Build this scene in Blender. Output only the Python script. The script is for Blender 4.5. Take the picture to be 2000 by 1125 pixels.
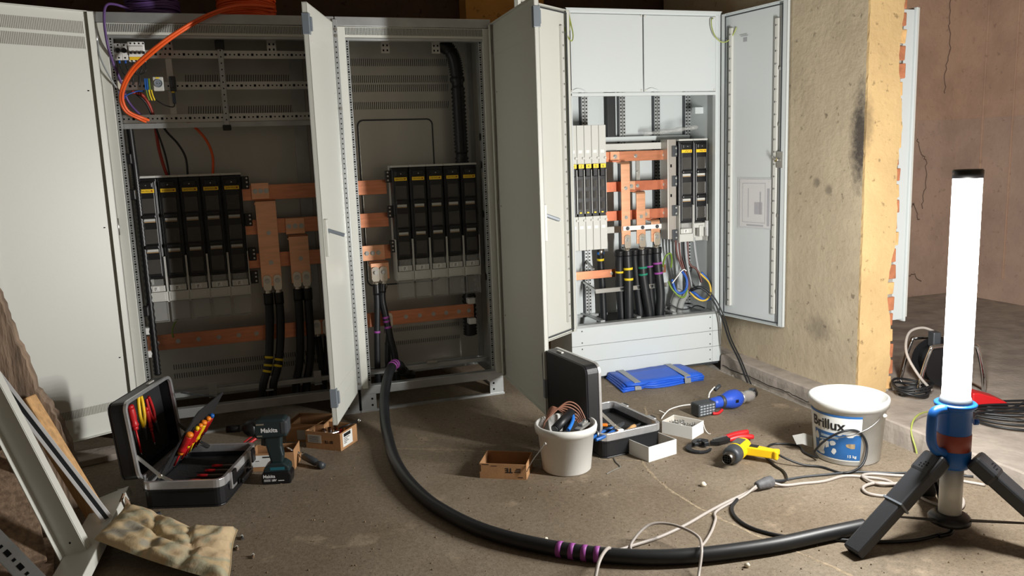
import bpy, bmesh, math, random
from mathutils import Vector, Matrix
random.seed(7)
for _o in list(bpy.data.objects): bpy.data.objects.remove(_o)
C = bpy.context.scene.collection
SC = bpy.context.scene
PI = math.pi

# ---------------------------------------------------------------- camera
_yaw, _pit, _rol = 0.3238, 0.1606, -0.0366
F_ = Vector((math.sin(_yaw)*math.cos(_pit), math.cos(_yaw)*math.cos(_pit), -math.sin(_pit)))
R_ = Vector((math.cos(_yaw), -math.sin(_yaw), 0)); U_ = R_.cross(F_)
R2_ = math.cos(_rol)*R_ + math.sin(_rol)*U_
U2_ = -math.sin(_rol)*R_ + math.cos(_rol)*U_
cam = bpy.data.cameras.new('camera'); camo = bpy.data.objects.new('camera', cam); C.objects.link(camo)
cam.sensor_width = 36; cam.sensor_fit = 'HORIZONTAL'; cam.lens = 1571.1/2000*36
cam.clip_start = .05; cam.clip_end = 60
M4 = Matrix((R2_, U2_, -F_)).transposed().to_4x4(); M4.translation = Vector((-1.3487, -4.2186, 1.3249))
camo.matrix_world = M4
SC.camera = camo

# ---------------------------------------------------------------- world, lights, exposure
LAMP_POWER = 14.0        # glow of the diffuser
LED_WATT = 135.0         # light of the LED clusters in the tube
w = bpy.data.worlds.new('world'); SC.world = w; w.use_nodes = True
w.node_tree.nodes['Background'].inputs[0].default_value = (.55, .60, .70, 1)
w.node_tree.nodes['Background'].inputs[1].default_value = .10
SC.view_settings.view_transform = 'Standard'; SC.view_settings.look = 'None'
SC.view_settings.gamma = 1; SC.view_settings.use_curve_mapping = False
SC.view_settings.exposure = 0.25

# ---------------------------------------------------------------- helpers
def lin(c):
    return tuple(((v/255)/12.92 if v/255 <= .04045 else ((v/255+.055)/1.055)**2.4) for v in c) + (1,)

MATS = {}
def mat(name, col, rough=.5, metal=0, var=0, vscale=12, bump=0, bscale=60, alpha=1, emit=0, trans=0, stretch=None, spec=.5, col2=None, vdet=4, vlo=.35, vhi=.65):
    """Principled material; col is sRGB 0-255. var: value variation by noise; bump: noise bump."""
    if name in MATS: return MATS[name]
    m = bpy.data.materials.new(name); m.use_nodes = True
    nt = m.node_tree; b = nt.nodes['Principled BSDF']
    b.inputs['Base Color'].default_value = lin(col); b.inputs['Roughness'].default_value = rough
    b.inputs['Metallic'].default_value = metal; b.inputs['Alpha'].default_value = alpha
    b.inputs['Specular IOR Level'].default_value = spec
    if trans: b.inputs['Transmission Weight'].default_value = trans
    if emit:
        b.inputs['Emission Color'].default_value = lin(col); b.inputs['Emission Strength'].default_value = emit
    if var or bump or col2:
        tc = nt.nodes.new('ShaderNodeTexCoord'); mp = nt.nodes.new('ShaderNodeMapping')
        nt.links.new(tc.outputs['Object'], mp.inputs[0])
        if stretch: mp.inputs['Scale'].default_value = stretch
    if var or col2:
        n = nt.nodes.new('ShaderNodeTexNoise'); n.inputs['Scale'].default_value = vscale; n.inputs['Detail'].default_value = vdet
        nt.links.new(mp.outputs[0], n.inputs['Vector'])
        r = nt.nodes.new('ShaderNodeValToRGB'); r.color_ramp.elements[0].position = vlo; r.color_ramp.elements[1].position = vhi
        c = lin(col)
        if col2: a_, b_ = lin(col2), c
        else: a_, b_ = tuple(x*(1-var) for x in c[:3])+(1,), tuple(min(1, x*(1+var)) for x in c[:3])+(1,)
        r.color_ramp.elements[0].color = a_; r.color_ramp.elements[1].color = b_
        nt.links.new(n.outputs[0], r.inputs[0]); nt.links.new(r.outputs[0], b.inputs['Base Color'])
    if bump:
        n2 = nt.nodes.new('ShaderNodeTexNoise'); n2.inputs['Scale'].default_value = bscale; n2.inputs['Detail'].default_value = 6
        nt.links.new(mp.outputs[0], n2.inputs['Vector'])
        bp = nt.nodes.new('ShaderNodeBump'); bp.inputs['Strength'].default_value = bump; bp.inputs['Distance'].default_value = .01
        nt.links.new(n2.outputs[0], bp.inputs['Height']); nt.links.new(bp.outputs[0], b.inputs['Normal'])
    MATS[name] = m
    return m

ORG = {}
def smoothpath(pts, sub=6, closed=False):
    P = [Vector(p) for p in pts]; n = len(P)
    if n < 3: return P
    out = []
    rng = range(n) if closed else range(n-1)
    for i in rng:
        if closed: p0, p1, p2, p3 = P[(i-1) % n], P[i], P[(i+1) % n], P[(i+2) % n]
        else: p0, p1, p2, p3 = P[max(i-1, 0)], P[i], P[i+1], P[min(i+2, n-1)]
        for k in range(sub):
            t = k/sub
            out.append(.5*((2*p1)+(-p0+p2)*t+(2*p0-5*p1+4*p2-p3)*t*t+(-p0+3*p1-3*p2+p3)*t**3))
    if not closed: out.append(P[-1])
    return out

class MB:
    def __init__(s): s.v = []; s.f = []; s.sm = []; s.T = Matrix.Identity(4)
    def add(s, vs, fs, smooth=False):
        b = len(s.v); s.v += [tuple(s.T @ Vector(p)) for p in vs]; s.f += [tuple(b+i for i in f) for f in fs]; s.sm += [smooth]*len(fs); return s
    def box(s, x0, x1, y0, y1, z0, z1):
        return s.add([(x0,y0,z0),(x1,y0,z0),(x1,y1,z0),(x0,y1,z0),(x0,y0,z1),(x1,y0,z1),(x1,y1,z1),(x0,y1,z1)],
                     [(0,3,2,1),(4,5,6,7),(0,1,5,4),(1,2,6,5),(2,3,7,6),(3,0,4,7)])
    def cb(s, c, d): return s.box(c[0]-d[0]/2, c[0]+d[0]/2, c[1]-d[1]/2, c[1]+d[1]/2, c[2]-d[2]/2, c[2]+d[2]/2)
    def bar(s, p0, p1, wd, th, up=(0,0,1)):
        p0, p1 = Vector(p0), Vector(p1); d = (p1-p0).normalized(); u = Vector(up)
        sx = d.cross(u); sx = sx.normalized() if sx.length > 1e-5 else Vector((1,0,0)); u = sx.cross(d)
        vs = []
        for p in (p0, p1):
            for a, b in ((-1,-1),(1,-1),(1,1),(-1,1)): vs.append(p + sx*(a*wd/2) + u*(b*th/2))
        return s.add(vs, [(0,1,2,3),(7,6,5,4),(0,4,5,1),(1,5,6,2),(2,6,7,3),(3,7,4,0)])
    def prism(s, poly, axis, lo, hi, smooth=False):
        n = len(poly); vs = []
        for h in (lo, hi):
            for a, b in poly:
                vs.append({'x': (h,a,b), 'y': (a,h,b), 'z': (a,b,h)}[axis])
        fs = [tuple(range(n-1,-1,-1)), tuple(range(n, 2*n))]
        s.add(vs, fs); b = len(s.v)-2*n
        for i in range(n):
            j = (i+1) % n; s.f.append((b+i, b+j, b+n+j, b+n+i)); s.sm.append(smooth)
        return s
    def cyl(s, p0, p1, r0, r1=None, n=12, caps=True, smooth=True):
        if r1 is None: r1 = r0
        p0, p1 = Vector(p0), Vector(p1); d = (p1-p0).normalized()
        a = Vector((0,0,1)) if abs(d.z) < .9 else Vector((1,0,0)); sx = d.cross(a).normalized(); sy = d.cross(sx)
        vs = []
        for p, r in ((p0, r0), (p1, r1)):
            for i in range(n):
                t = 2*PI*i/n; vs.append(p + sx*(r*math.cos(t)) + sy*(r*math.sin(t)))
        b0 = len(s.v); s.add(vs, [])
        for i in range(n):
            j = (i+1) % n; s.f.append((b0+i, b0+j, b0+n+j, b0+n+i)); s.sm.append(smooth)
        if caps:
            s.f.append(tuple(b0+i for i in range(n-1,-1,-1))); s.sm.append(False)
            s.f.append(tuple(b0+n+i for i in range(n))); s.sm.append(False)
        return s
    def tube(s, pts, r, n=8, closed=False, sub=6, raw=False, rr=None):
        P = [Vector(p) for p in pts] if raw else smoothpath(pts, sub, closed)
        m = len(P); b0 = len(s.v); prev = None; vs = []
        for i, p in enumerate(P):
            if closed: d = (P[(i+1) % m]-P[(i-1) % m])
            else: d = (P[min(i+1, m-1)]-P[max(i-1, 0)])
            d = d.normalized() if d.length > 1e-9 else Vector((0,0,1))
            if prev is None:
                a = Vector((0,0,1)) if abs(d.z) < .9 else Vector((1,0,0)); sx = d.cross(a).normalized()
            else:
                sx = prev - d*prev.dot(d); sx.normalize()
            prev = sx; sy = d.cross(sx)
            q = rr(i/(m-1)) if rr else r
            for k in range(n):
                t = 2*PI*k/n; vs.append(p + sx*(q*math.cos(t)) + sy*(q*math.sin(t)))
        s.add(vs, [])
        for i in range(m if closed else m-1):
            i2 = (i+1) % m
            for k in range(n):
                k2 = (k+1) % n; s.f.append((b0+i*n+k, b0+i*n+k2, b0+i2*n+k2, b0+i2*n+k)); s.sm.append(True)
        if not closed:
            s.f.append(tuple(b0+k for k in range(n-1,-1,-1))); s.sm.append(False)
            s.f.append(tuple(b0+(m-1)*n+k for k in range(n))); s.sm.append(False)
        return s
    def lathe(s, prof, n=32, c=(0,0,0), closed=False):
        b0 = len(s.v); m = len(prof); vs = []
        for r, z in prof:
            for k in range(n):
                t = 2*PI*k/n; vs.append((c[0]+r*math.cos(t), c[1]+r*math.sin(t), c[2]+z))
        s.add(vs, [])
        for i in range(m-1 if not closed else m):
            i2 = (i+1) % m
            for k in range(n):
                k2 = (k+1) % n; s.f.append((b0+i*n+k, b0+i*n+k2, b0+i2*n+k2, b0+i2*n+k)); s.sm.append(True)
        if not closed:
            if prof[0][0] > 1e-6: s.f.append(tuple(b0+k for k in range(n-1,-1,-1))); s.sm.append(False)
            if prof[-1][0] > 1e-6: s.f.append(tuple(b0+(m-1)*n+k for k in range(n))); s.sm.append(False)
        return s
    def ball(s, c, r, n=10, sc=(1,1,1)):
        prof = []
        b0 = len(s.v); h = n//2; vs = []
        for i in range(h+1):
            a = PI*i/h
            for k in range(n):
                t = 2*PI*k/n; vs.append((c[0]+r*sc[0]*math.sin(a)*math.cos(t), c[1]+r*sc[1]*math.sin(a)*math.sin(t), c[2]-r*sc[2]*math.cos(a)))
        s.add(vs, [])
        for i in range(h):
            for k in range(n):
                k2 = (k+1) % n; s.f.append((b0+i*n+k, b0+i*n+k2, b0+(i+1)*n+k2, b0+(i+1)*n+k)); s.sm.append(True)
        return s
    def build(s, name, m, parent=None, bevel=0, seg=2, fix=False, solid=0):
        og = ORG.get(parent, Vector((0,0,0)))
        me = bpy.data.meshes.new(name); me.from_pydata([tuple(Vector(p)-og) for p in s.v], [], s.f)
        for p, q in zip(me.polygons, s.sm): p.use_smooth = q
        if fix:
            bm = bmesh.new(); bm.from_mesh(me); bmesh.ops.recalc_face_normals(bm, faces=bm.faces); bm.to_mesh(me); bm.free()
        me.materials.append(m); me.update()
        o = bpy.data.objects.new(name, me); C.objects.link(o)
        if parent is not None: o.parent = parent; ORG[o] = og
        if bevel:
            bv = o.modifiers.new('bevel', 'BEVEL'); bv.width = bevel; bv.segments = seg; bv.limit_method = 'ANGLE'; bv.angle_limit = .6
        return o

def tag(o, label, cat, group=None, kind=None):
    o['label'] = label; o['category'] = cat
    if group: o['group'] = group
    if kind: o['kind'] = kind
    return o
def struct(o, label=None):
    o['kind'] = 'structure'
    if label: o['label'] = label
    return o
def thing(name, label, cat, loc=(0,0,0), rz=0, group=None, local=False, rot=None):
    o = bpy.data.objects.new(name, None); C.objects.link(o); o.location = loc
    o.rotation_euler = rot if rot else (0, 0, rz); o.empty_display_size = .05
    ORG[o] = Vector((0,0,0)) if local else Vector(loc)
    return tag(o, label, cat, group)
def dup(root, loc=None, rot=None, label=None):
    r = root.copy(); C.objects.link(r)
    if loc is not None: r.location = loc
    if rot is not None: r.rotation_euler = rot
    if label: r['label'] = label
    for ch in list(root.children):
        c = ch.copy(); C.objects.link(c); c.parent = r
        for g in list(ch.children):
            d = g.copy(); C.objects.link(d); d.parent = c
    return r
def text(name, body, size, m, parent, loc, rot, ext=.0004, align='LEFT', sx=1, bold=0):
    """flat printed lettering as a mesh of its own; loc / rot in the parent's space"""
    cu = bpy.data.curves.new(name, 'FONT'); cu.body = body; cu.size = size; cu.align_x = align; cu.extrude = ext; cu.offset = bold
    cu.resolution_u = 3
    t = bpy.data.objects.new(name+'_t', cu); C.objects.link(t)
    dg = bpy.context.evaluated_depsgraph_get()
    me = bpy.data.meshes.new_from_object(t.evaluated_get(dg)); bpy.data.objects.remove(t); bpy.data.curves.remove(cu)
    me.materials.clear(); me.materials.append(m); me.name = name
    o = bpy.data.objects.new(name, me); C.objects.link(o); o.parent = parent
    o.location = loc; o.rotation_euler = rot; o.scale = (sx, 1, 1)
    return o

# ---------------------------------------------------------------- materials
POWDER = mat('powder_coat_light_grey', (205,206,198), .42, bump=.03, bscale=300)
POWDER3 = mat('powder_coat_cool_grey', (196,202,202), .42, bump=.03, bscale=300)
GALV = mat('galvanised_steel', (178,181,181), .36, .65, var=.10, vscale=9, bump=.02, bscale=90)
GALVD = mat('galvanised_sheet', (192,190,182), .30, .40, var=.08, vscale=3, stretch=(1,1,.35), bump=.03, bscale=6)
STEEL = mat('bright_steel', (205,207,208), .22, 1, bump=.02, bscale=200)
ALU = mat('aluminium', (214,215,217), .30, .75, var=.06, vscale=40)
ZINC = mat('zinc_plated', (190,190,186), .3, .9)
HOLE = mat('hole_black', (12,12,13), .8, spec=.1)
BLACK = mat('black_plastic', (20,20,22), .38, bump=.02, bscale=400)
BLACKM = mat('black_rubber', (24,26,29), .45, var=.12, vscale=30)
DGREY = mat('dark_grey_plastic', (58,62,66), .45)
MGREY = mat('grey_plastic', (120,128,136), .4)
LGREY = mat('light_grey_plastic', (196,196,190), .45)
WHITEP = mat('white_plastic', (228,228,224), .4)
CLEAR = mat('smoked_clear_plastic', (120,116,110), .12, alpha=.32)
CLEARL = mat('clear_plastic', (190,190,186), .15, alpha=.30)
COPPER = mat('copper', (242,184,148), .34, 1, var=.08, vscale=16, stretch=(.5,1,4), bump=.03, bscale=50)
COPPERM = mat('copper_bar', (222,150,116), .34, 1, var=.10, vscale=16, stretch=(.5,1,4), bump=.03, bscale=50)
COPPERD = mat('copper_dark', (196,120,92), .38, 1, var=.12, vscale=12, bump=.03, bscale=40)
TIN = mat('tinned_lug', (214,208,196), .28, 1)
YEL = mat('yellow_label', (245,200,40), .5)
INK = mat('black_ink', (22,22,24), .6)
CARD = mat('cardboard', (166,124,84), .85, var=.07, vscale=18, bump=.05, bscale=90)
CARDIN = mat('cardboard_inner', (150,112,76), .9, var=.05, vscale=18)
PAPER = mat('white_paper', (222,222,218), .7)
ORANGE = mat('orange_cable', (232,92,32), .4)
PURPLE = mat('purple_cable', (92,66,120), .45)
VIOLET = mat('purple_tape', (150,70,150), .5)
YTAPE = mat('yellow_tape', (236,206,40), .5)
GTAPE = mat('green_tape', (30,130,104), .5)
BTAPE = mat('blue_tape', (30,110,200), .5)
BLUE = mat('blue_wire', (32,84,170), .45)
BROWN = mat('brown_wire', (92,48,40), .45)
GREYW = mat('grey_wire', (150,154,156), .45)
REDW = mat('red_wire', (158,46,28), .45)
GNYE = mat('green_wire', (110,140,50), .45)
WTEXT = mat('white_print', (215,215,215), .5)
WOOD = mat('raw_wood', (196,154,104), .75, var=.18, vscale=14, stretch=(6,6,.7), bump=.1, bscale=30)
WOODD = mat('old_wood', (132,110,90), .85, var=.3, vscale=10, stretch=(5,5,.6), bump=.25, bscale=24)
RED = mat('red_plastic', (190,30,34), .4)
YELP = mat('yellow_plastic', (240,196,24), .42)
ORGP = mat('orange_plastic', (236,130,30), .4)
BLUEP = mat('blue_plastic', (28,92,168), .4)
CHROME = mat('chrome', (225,226,228), .1, 1)

# ================================================================ THE ROOM
def floor_material():
    m = bpy.data.materials.new('concrete_floor'); m.use_nodes = True; nt = m.node_tree; b = nt.nodes['Principled BSDF']
    tc = nt.nodes.new('ShaderNodeTexCoord')
    def noise(sc, det, rough=.55):
        n = nt.nodes.new('ShaderNodeTexNoise'); n.inputs['Scale'].default_value = sc; n.inputs['Detail'].default_value = det; n.inputs['Roughness'].default_value = rough
        nt.links.new(tc.outputs['Object'], n.inputs['Vector']); return n
    def ramp(src, p0, c0, p1, c1):
        r = nt.nodes.new('ShaderNodeValToRGB'); r.color_ramp.elements[0].position = p0; r.color_ramp.elements[0].color = lin(c0)
        r.color_ramp.elements[1].position = p1; r.color_ramp.elements[1].color = lin(c1); nt.links.new(src, r.inputs[0]); return r
    def mix(a, b_, fac, mode='MULTIPLY'):
        x = nt.nodes.new('ShaderNodeMixRGB'); x.blend_type = mode
        if isinstance(fac, float): x.inputs[0].default_value = fac
        else: nt.links.new(fac, x.inputs[0])
        nt.links.new(a, x.inputs[1]); nt.links.new(b_, x.inputs[2]); return x
    big = ramp(noise(1.6, 5).outputs[0], .33, (120,106,88), .68, (146,134,117))
    fine = ramp(noise(55, 5, .7).outputs[0], .36, (205,202,198), .66, (255,255,255))
    grit = ramp(noise(160, 2, .6).outputs[0], .34, (150,142,132), .44, (255,255,255))
    m1 = mix(big.outputs[0], fine.outputs[0], .75); m2 = mix(m1.outputs[0], grit.outputs[0], .55)
    pale = ramp(noise(4.5, 6, .65).outputs[0], .60, (0,0,0), .72, (255,255,255))
    pc = nt.nodes.new('ShaderNodeRGB'); pc.outputs[0].default_value = lin((178,160,136))
    f = nt.nodes.new('ShaderNodeMath'); f.operation = 'MULTIPLY'; f.inputs[1].default_value = .55; nt.links.new(pale.outputs[0], f.inputs[0])
    m3 = mix(m2.outputs[0], pc.outputs[0], f.outputs[0], 'MIX')
    nt.links.new(m3.outputs[0], b.inputs['Base Color']); b.inputs['Roughness'].default_value = .78; b.inputs['Specular IOR Level'].default_value = .3
    bp = nt.nodes.new('ShaderNodeBump'); bp.inputs['Strength'].default_value = .5; bp.inputs['Distance'].default_value = .004
    nt.links.new(noise(70, 8, .7).outputs[0], bp.inputs['Height']); nt.links.new(bp.outputs[0], b.inputs['Normal'])
    return m
CONC = floor_material()
CONC2 = mat('step_concrete', (158,148,138), .85, var=.2, vscale=7, bump=.35, bscale=40, vdet=8)

def plaster_material(name, c_hi, c_lo, stain=None, chips=.6):
    m = bpy.data.materials.new(name); m.use_nodes = True; nt = m.node_tree; b = nt.nodes['Principled BSDF']
    tc = nt.nodes.new('ShaderNodeTexCoord')
    def noise(sc, det, rough=.55, vec=None):
        n = nt.nodes.new('ShaderNodeTexNoise'); n.inputs['Scale'].default_value = sc; n.inputs['Detail'].default_value = det; n.inputs['Roughness'].default_value = rough
        nt.links.new(vec or tc.outputs['Object'], n.inputs['Vector']); return n
    r = nt.nodes.new('ShaderNodeValToRGB'); r.color_ramp.elements[0].position = .32; r.color_ramp.elements[0].color = lin(c_lo)
    r.color_ramp.elements[1].position = .62; r.color_ramp.elements[1].color = lin(c_hi); nt.links.new(noise(2.6, 8, .62).outputs[0], r.inputs[0])
    # small scratches and chips
    r2 = nt.nodes.new('ShaderNodeValToRGB'); r2.color_ramp.elements[0].position = .30; r2.color_ramp.elements[0].color = lin((118,112,104))
    r2.color_ramp.elements[1].position = .38; r2.color_ramp.elements[1].color = (1,1,1,1); nt.links.new(noise(22, 4, .6).outputs[0], r2.inputs[0])
    x = nt.nodes.new('ShaderNodeMixRGB'); x.blend_type = 'MULTIPLY'; x.inputs[0].default_value = chips
    nt.links.new(r.outputs[0], x.inputs[1]); nt.links.new(r2.outputs[0], x.inputs[2]); out = x.outputs[0]
    if stain:      # a sooty mark on the plaster: (centre, half sizes) in object space
        for (cx, cy, cz), (hx, hy, hz), amt in stain:
            mp = nt.nodes.new('ShaderNodeMapping'); mp.vector_type = 'POINT'
            mp.inputs['Location'].default_value = (-cx/hx, -cy/hy, -cz/hz); mp.inputs['Scale'].default_value = (1/hx, 1/hy, 1/hz)
            nt.links.new(tc.outputs['Object'], mp.inputs[0])
            ln = nt.nodes.new('ShaderNodeVectorMath'); ln.operation = 'LENGTH'; nt.links.new(mp.outputs[0], ln.inputs[0])
            ad = nt.nodes.new('ShaderNodeMath'); ad.operation = 'MULTIPLY_ADD'; nt.links.new(noise(38, 5, .7).outputs[0], ad.inputs[0]); ad.inputs[1].default_value = 1.1
            nt.links.new(ln.outputs['Value'], ad.inputs[2])
            rs = nt.nodes.new('ShaderNodeValToRGB'); rs.color_ramp.elements[0].position = .55; rs.color_ramp.elements[0].color = (amt,)*3+(1,)
            rs.color_ramp.elements[1].position = 1.0; rs.color_ramp.elements[1].color = (0,0,0,1)
            mr = nt.nodes.new('ShaderNodeMath'); mr.operation = 'MULTIPLY'; mr.inputs[1].default_value = .62; nt.links.new(ad.outputs[0], mr.inputs[0])
            nt.links.new(mr.outputs[0], rs.inputs[0])
            y = nt.nodes.new('ShaderNodeMixRGB'); nt.links.new(rs.outputs[0], y.inputs[0]); nt.links.new(out, y.inputs[1]); y.inputs[2].default_value = lin((58,54,54)); out = y.outputs[0]
    nt.links.new(out, b.inputs['Base Color']); b.inputs['Roughness'].default_value = .85; b.inputs['Specular IOR Level'].default_value = .25
    ms = nt.nodes.new('ShaderNodeTexMusgrave') if hasattr(bpy.types, 'ShaderNodeTexMusgrave') else None
    n3 = noise(26, 8, .62)
    bp = nt.nodes.new('ShaderNodeBump'); bp.inputs['Strength'].default_value = .55; bp.inputs['Distance'].default_value = .008
    nt.links.new(n3.outputs[0], bp.inputs['Height']); nt.links.new(bp.outputs[0], b.inputs['Normal'])
    return m

WALLX = 1.545; PY = -1.03; PX2 = 1.745     # pillar: inner face, front face, right end
PLASTER = plaster_material('pillar_plaster_grey', (186,172,147), (168,154,131),
    stain=[((WALLX, PY+.03, 1.36), (.05,.075,.30), .9), ((WALLX, PY+.28, .36), (.05,.13,.08), .35), ((WALLX,PY+.33,1.14),(.05,.035,.03),.5), ((WALLX,PY+.24,1.10),(.05,.03,.035),.5)])
PLASTERY = plaster_material('pillar_plaster_yellow', (210,180,130), (192,162,116), stain=[((WALLX, PY, 1.42), (.05,.1,.16), .45)])
FARWALL = plaster_material('far_wall_paint', (178,148,126), (156,128,110), chips=.3)
FARDADO = plaster_material('far_wall_dado', (172,147,130), (152,129,115), chips=.3)
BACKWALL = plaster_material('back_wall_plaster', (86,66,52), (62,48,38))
OCHRE = plaster_material('ochre_plaster', (196,142,72), (170,120,60))
BRICKM = mat('brick_red', (176,112,78), .9, var=.18, vscale=20, bump=.3, bscale=60)
BRICKY = mat('brick_ochre', (214,172,116), .9, var=.15, vscale=20, bump=.3, bscale=60)
MORTAR = mat('mortar_grey', (150,146,138), .95, var=.2, vscale=30, bump=.5, bscale=60)

# floor slab, joints cut as narrow grooves between slabs
JY = 0
fl = struct(MB().box(-4.2, 1.335, -5.4, 2.2, -.08, 0).build('floor', CONC))
fl2 = struct(MB().box(1.335, 1.46, -5.4, 2.2, -.12, -.035).build('floor_gap_bed', MORTAR))
# rubble in the gap between floor slab and the step
bed = MB(); rr = random.Random(3)
for i in range(150):
    y = rr.uniform(-2.6, -.02); x = rr.uniform(1.345, 1.395); r = rr.uniform(.004, .012)
    a = [Vector((rr.uniform(-1,1), rr.uniform(-1,1), rr.uniform(-1,1))).normalized()*r*rr.uniform(.7,1.2) for _ in range(5)]
    t = [(x+math.cos(q)*r, y+math.sin(q)*r, -.033+rr.uniform(0,.008)) for q in (0,1.7,3.2,4.6)] + [(x+a[0].x*.4, y+a[0].y*.4, -.03+r*1.5)]
    bed.add(t, [(0,1,4),(1,2,4),(2,3,4),(3,0,4)])
tag(bed.build('rubble', mat('rubble', (136,129,120), .95, var=.3, vscale=20)), 'broken mortar rubble in the gap beside the step', 'rubble', kind='stuff')

# worn diagonal joint filled with pale sand, proud scraps of mortar
def joint(name, pts, wd, m, h=.0016):
    b = MB(); P = smoothpath(pts, 10); rj = random.Random(len(pts))
    L = []; Rr = []
    for i, p in enumerate(P):
        d = (P[min(i+1, len(P)-1)]-P[max(i-1, 0)]).normalized(); nn = Vector((-d.y, d.x, 0))
        a = wd*rj.uniform(.25, 1); c = wd*rj.uniform(.25, 1)
        L.append(p+nn*a); Rr.append(p-nn*c)
    vs = []
    for l, p, r in zip(L, P, Rr): vs += [(l.x,l.y,.0003), (p.x,p.y,h*rj.uniform(.5,1)), (r.x,r.y,.0003)]
    fs = []
    for i in range(len(P)-1):
        fs += [(3*i,3*i+3,3*i+4,3*i+1),(3*i+1,3*i+4,3*i+5,3*i+2)]
    b.add(vs, fs, True)
    o = b.build(name, m, fl); return o
SAND = mat('sand_joint', (146,131,108), .95, var=.25, vscale=50, bump=.4, bscale=120)
joint('slab_joint', [(.60,-.55,0),(.44,-.88,0),(.30,-1.10,0),(.22,-1.24,0),(.18,-1.5,0),(.20,-1.75,0),(.26,-2.0,0),(.34,-2.25,0),(.40,-2.5,0)], .009, SAND)
joint('slab_joint', [(-.25,-1.0,0),(0,-1.1,0),(.22,-1.22,0)], .007, SAND)
joint('slab_joint', [(-.75,-.62,0),(-.45,-.78,0),(-.22,-.95,0)], .006, SAND)

# grit, crumbs and straws lying on the floor
gr = MB(); rg = random.Random(11)
for i in range(1500):
    x = rg.uniform(-1.6, 1.3); y = rg.uniform(-2.7, -.2); r = rg.choice([.0015,.002,.002,.003,.0045])
    q = rg.uniform(0, 6)
    t = [(x+math.cos(q+k)*r, y+math.sin(q+k)*r, 0) for k in (0,2.1,4.2)] + [(x, y, r*1.2)]
    gr.add(t, [(0,1,3),(1,2,3),(2,0,3)])
tag(gr.build('floor_grit', mat('grit', (110,94,74), .95, var=.4, vscale=5)), 'fine grit scattered over the concrete floor', 'grit', kind='stuff')
PALE = mat('plaster_crumb', (226,216,196), .9)
for nm, (x, y, r), lb in [('plaster_crumb', (.318,-1.565,.013), 'white plaster crumb between heat gun and floor joint'), ('plaster_crumb', (-.43,-1.75,.009), 'white crumb on open floor above the purple-taped cable'),
                      ('plaster_crumb', (.10,-2.17,.010), 'pale crumb against the thick black cable near tripod foot')]:
    b = MB(); rp = random.Random(int(x*1000))
    b.ball((x,y,r*.7), r, 8, (1,.85,.8)); b.v = [(p[0]+rp.uniform(-.15,.15)*r, p[1]+rp.uniform(-.15,.15)*r, p[2]) for p in b.v]
    tag(b.build(nm, PALE), lb, 'crumb')

# the step: a raised slab running from the cabinets towards the viewer
ST = .066
def ragged(pts, amp, rnd, sub=12):
    out = []
    for i in range(len(pts)-1):
        a, b = Vector(pts[i]), Vector(pts[i+1])
        for k in range(sub): out.append(a.lerp(b, k/sub)+Vector((rnd.uniform(-amp,amp), 0, 0)))
    out.append(Vector(pts[-1])); return out
st = MB(); rs = random.Random(5)
edge = ragged([(1.425,-.0,0), (1.42,-.9,0), (1.405,-1.6,0), (1.40,-2.4,0), (1.40,-5.4,0)], .0015, rs, 24)
n = len(edge)
vs = []
for p in edge: vs += [(p.x-.004, p.y, -.12), (p.x+rs.uniform(-.002,.001), p.y, .035), (p.x+.003, p.y, ST-.006), (p.x+.012, p.y, ST), (5.6, p.y, ST)]
fs = []
for i in range(n-1):
    for k in range(4): fs.append((5*i+k, 5*i+k+1, 5*i+5+k+1, 5*i+5+k))
st.add(vs, fs)
st.box(1.5, 5.6, -.0, 2.2, -.12, ST)
struct(st.build('floor_step', CONC2, fix=False), 'raised concrete step beside the floor slab')
# crack line along the foot of the step
cr = MB()
pc = smoothpath([(1.424,-.03,.004),(1.420,-.2,-.002),(1.419,-.33,.006),(1.416,-.5,.0),(1.414,-.68,.004),(1.412,-.85,-.003),(1.410,-1.0,.004)], 6)
pc = [p+Vector((-.004, 0, rs.uniform(-.004,.004))) for p in pc]
cr.tube(pc, .0022, 4, raw=True)
struct(cr.build('trim_1', HOLE))

# pillar / wall stub
wl = MB()
wl.box(WALLX, 1.745, PY+.002, .9, ST, 3.2)
struct(wl.build('wall_right', PLASTER), 'grey beige plastered pillar side with sooty mark')
# lit front face: a plaster skin with a ragged broken right edge
fr = MB(); rf = random.Random(9)
zs = [ST + i*(3.2-ST)/110 for i in range(111)]
def edge_x(z):
    b = 1.742 - .012*math.sin(z*3.1+.4) - .010*math.sin(z*11+1)
    b += .030*max(0, 1-abs(z-2.05)/.06) - .018*max(0, 1-abs(z-1.65)/.25) - .016*max(0, 1-abs(z-.62)/.18) + .014*max(0,1-abs(z-.2)/.1)
    return b + rf.uniform(-.004,.004)
L = []
for z in zs: L.append((edge_x(z), z))
vs = []
for x, z in L: vs += [(WALLX-.001+rf.uniform(-.0025,.0025), PY-.012, z), (x, PY-.012, z), (x, PY+.004, z), (WALLX, PY+.004, z)]
fs = []
for i in range(len(L)-1):
    for k in range(4): k2 = (k+1) % 4; fs.append((4*i+k, 4*i+k2, 4*i+4+k2, 4*i+4+k))
fr.add(vs, fs)
skin = struct(fr.build('wall_pillar', PLASTERY, fix=True), 'yellow plastered pillar front with broken right edge')
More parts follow.
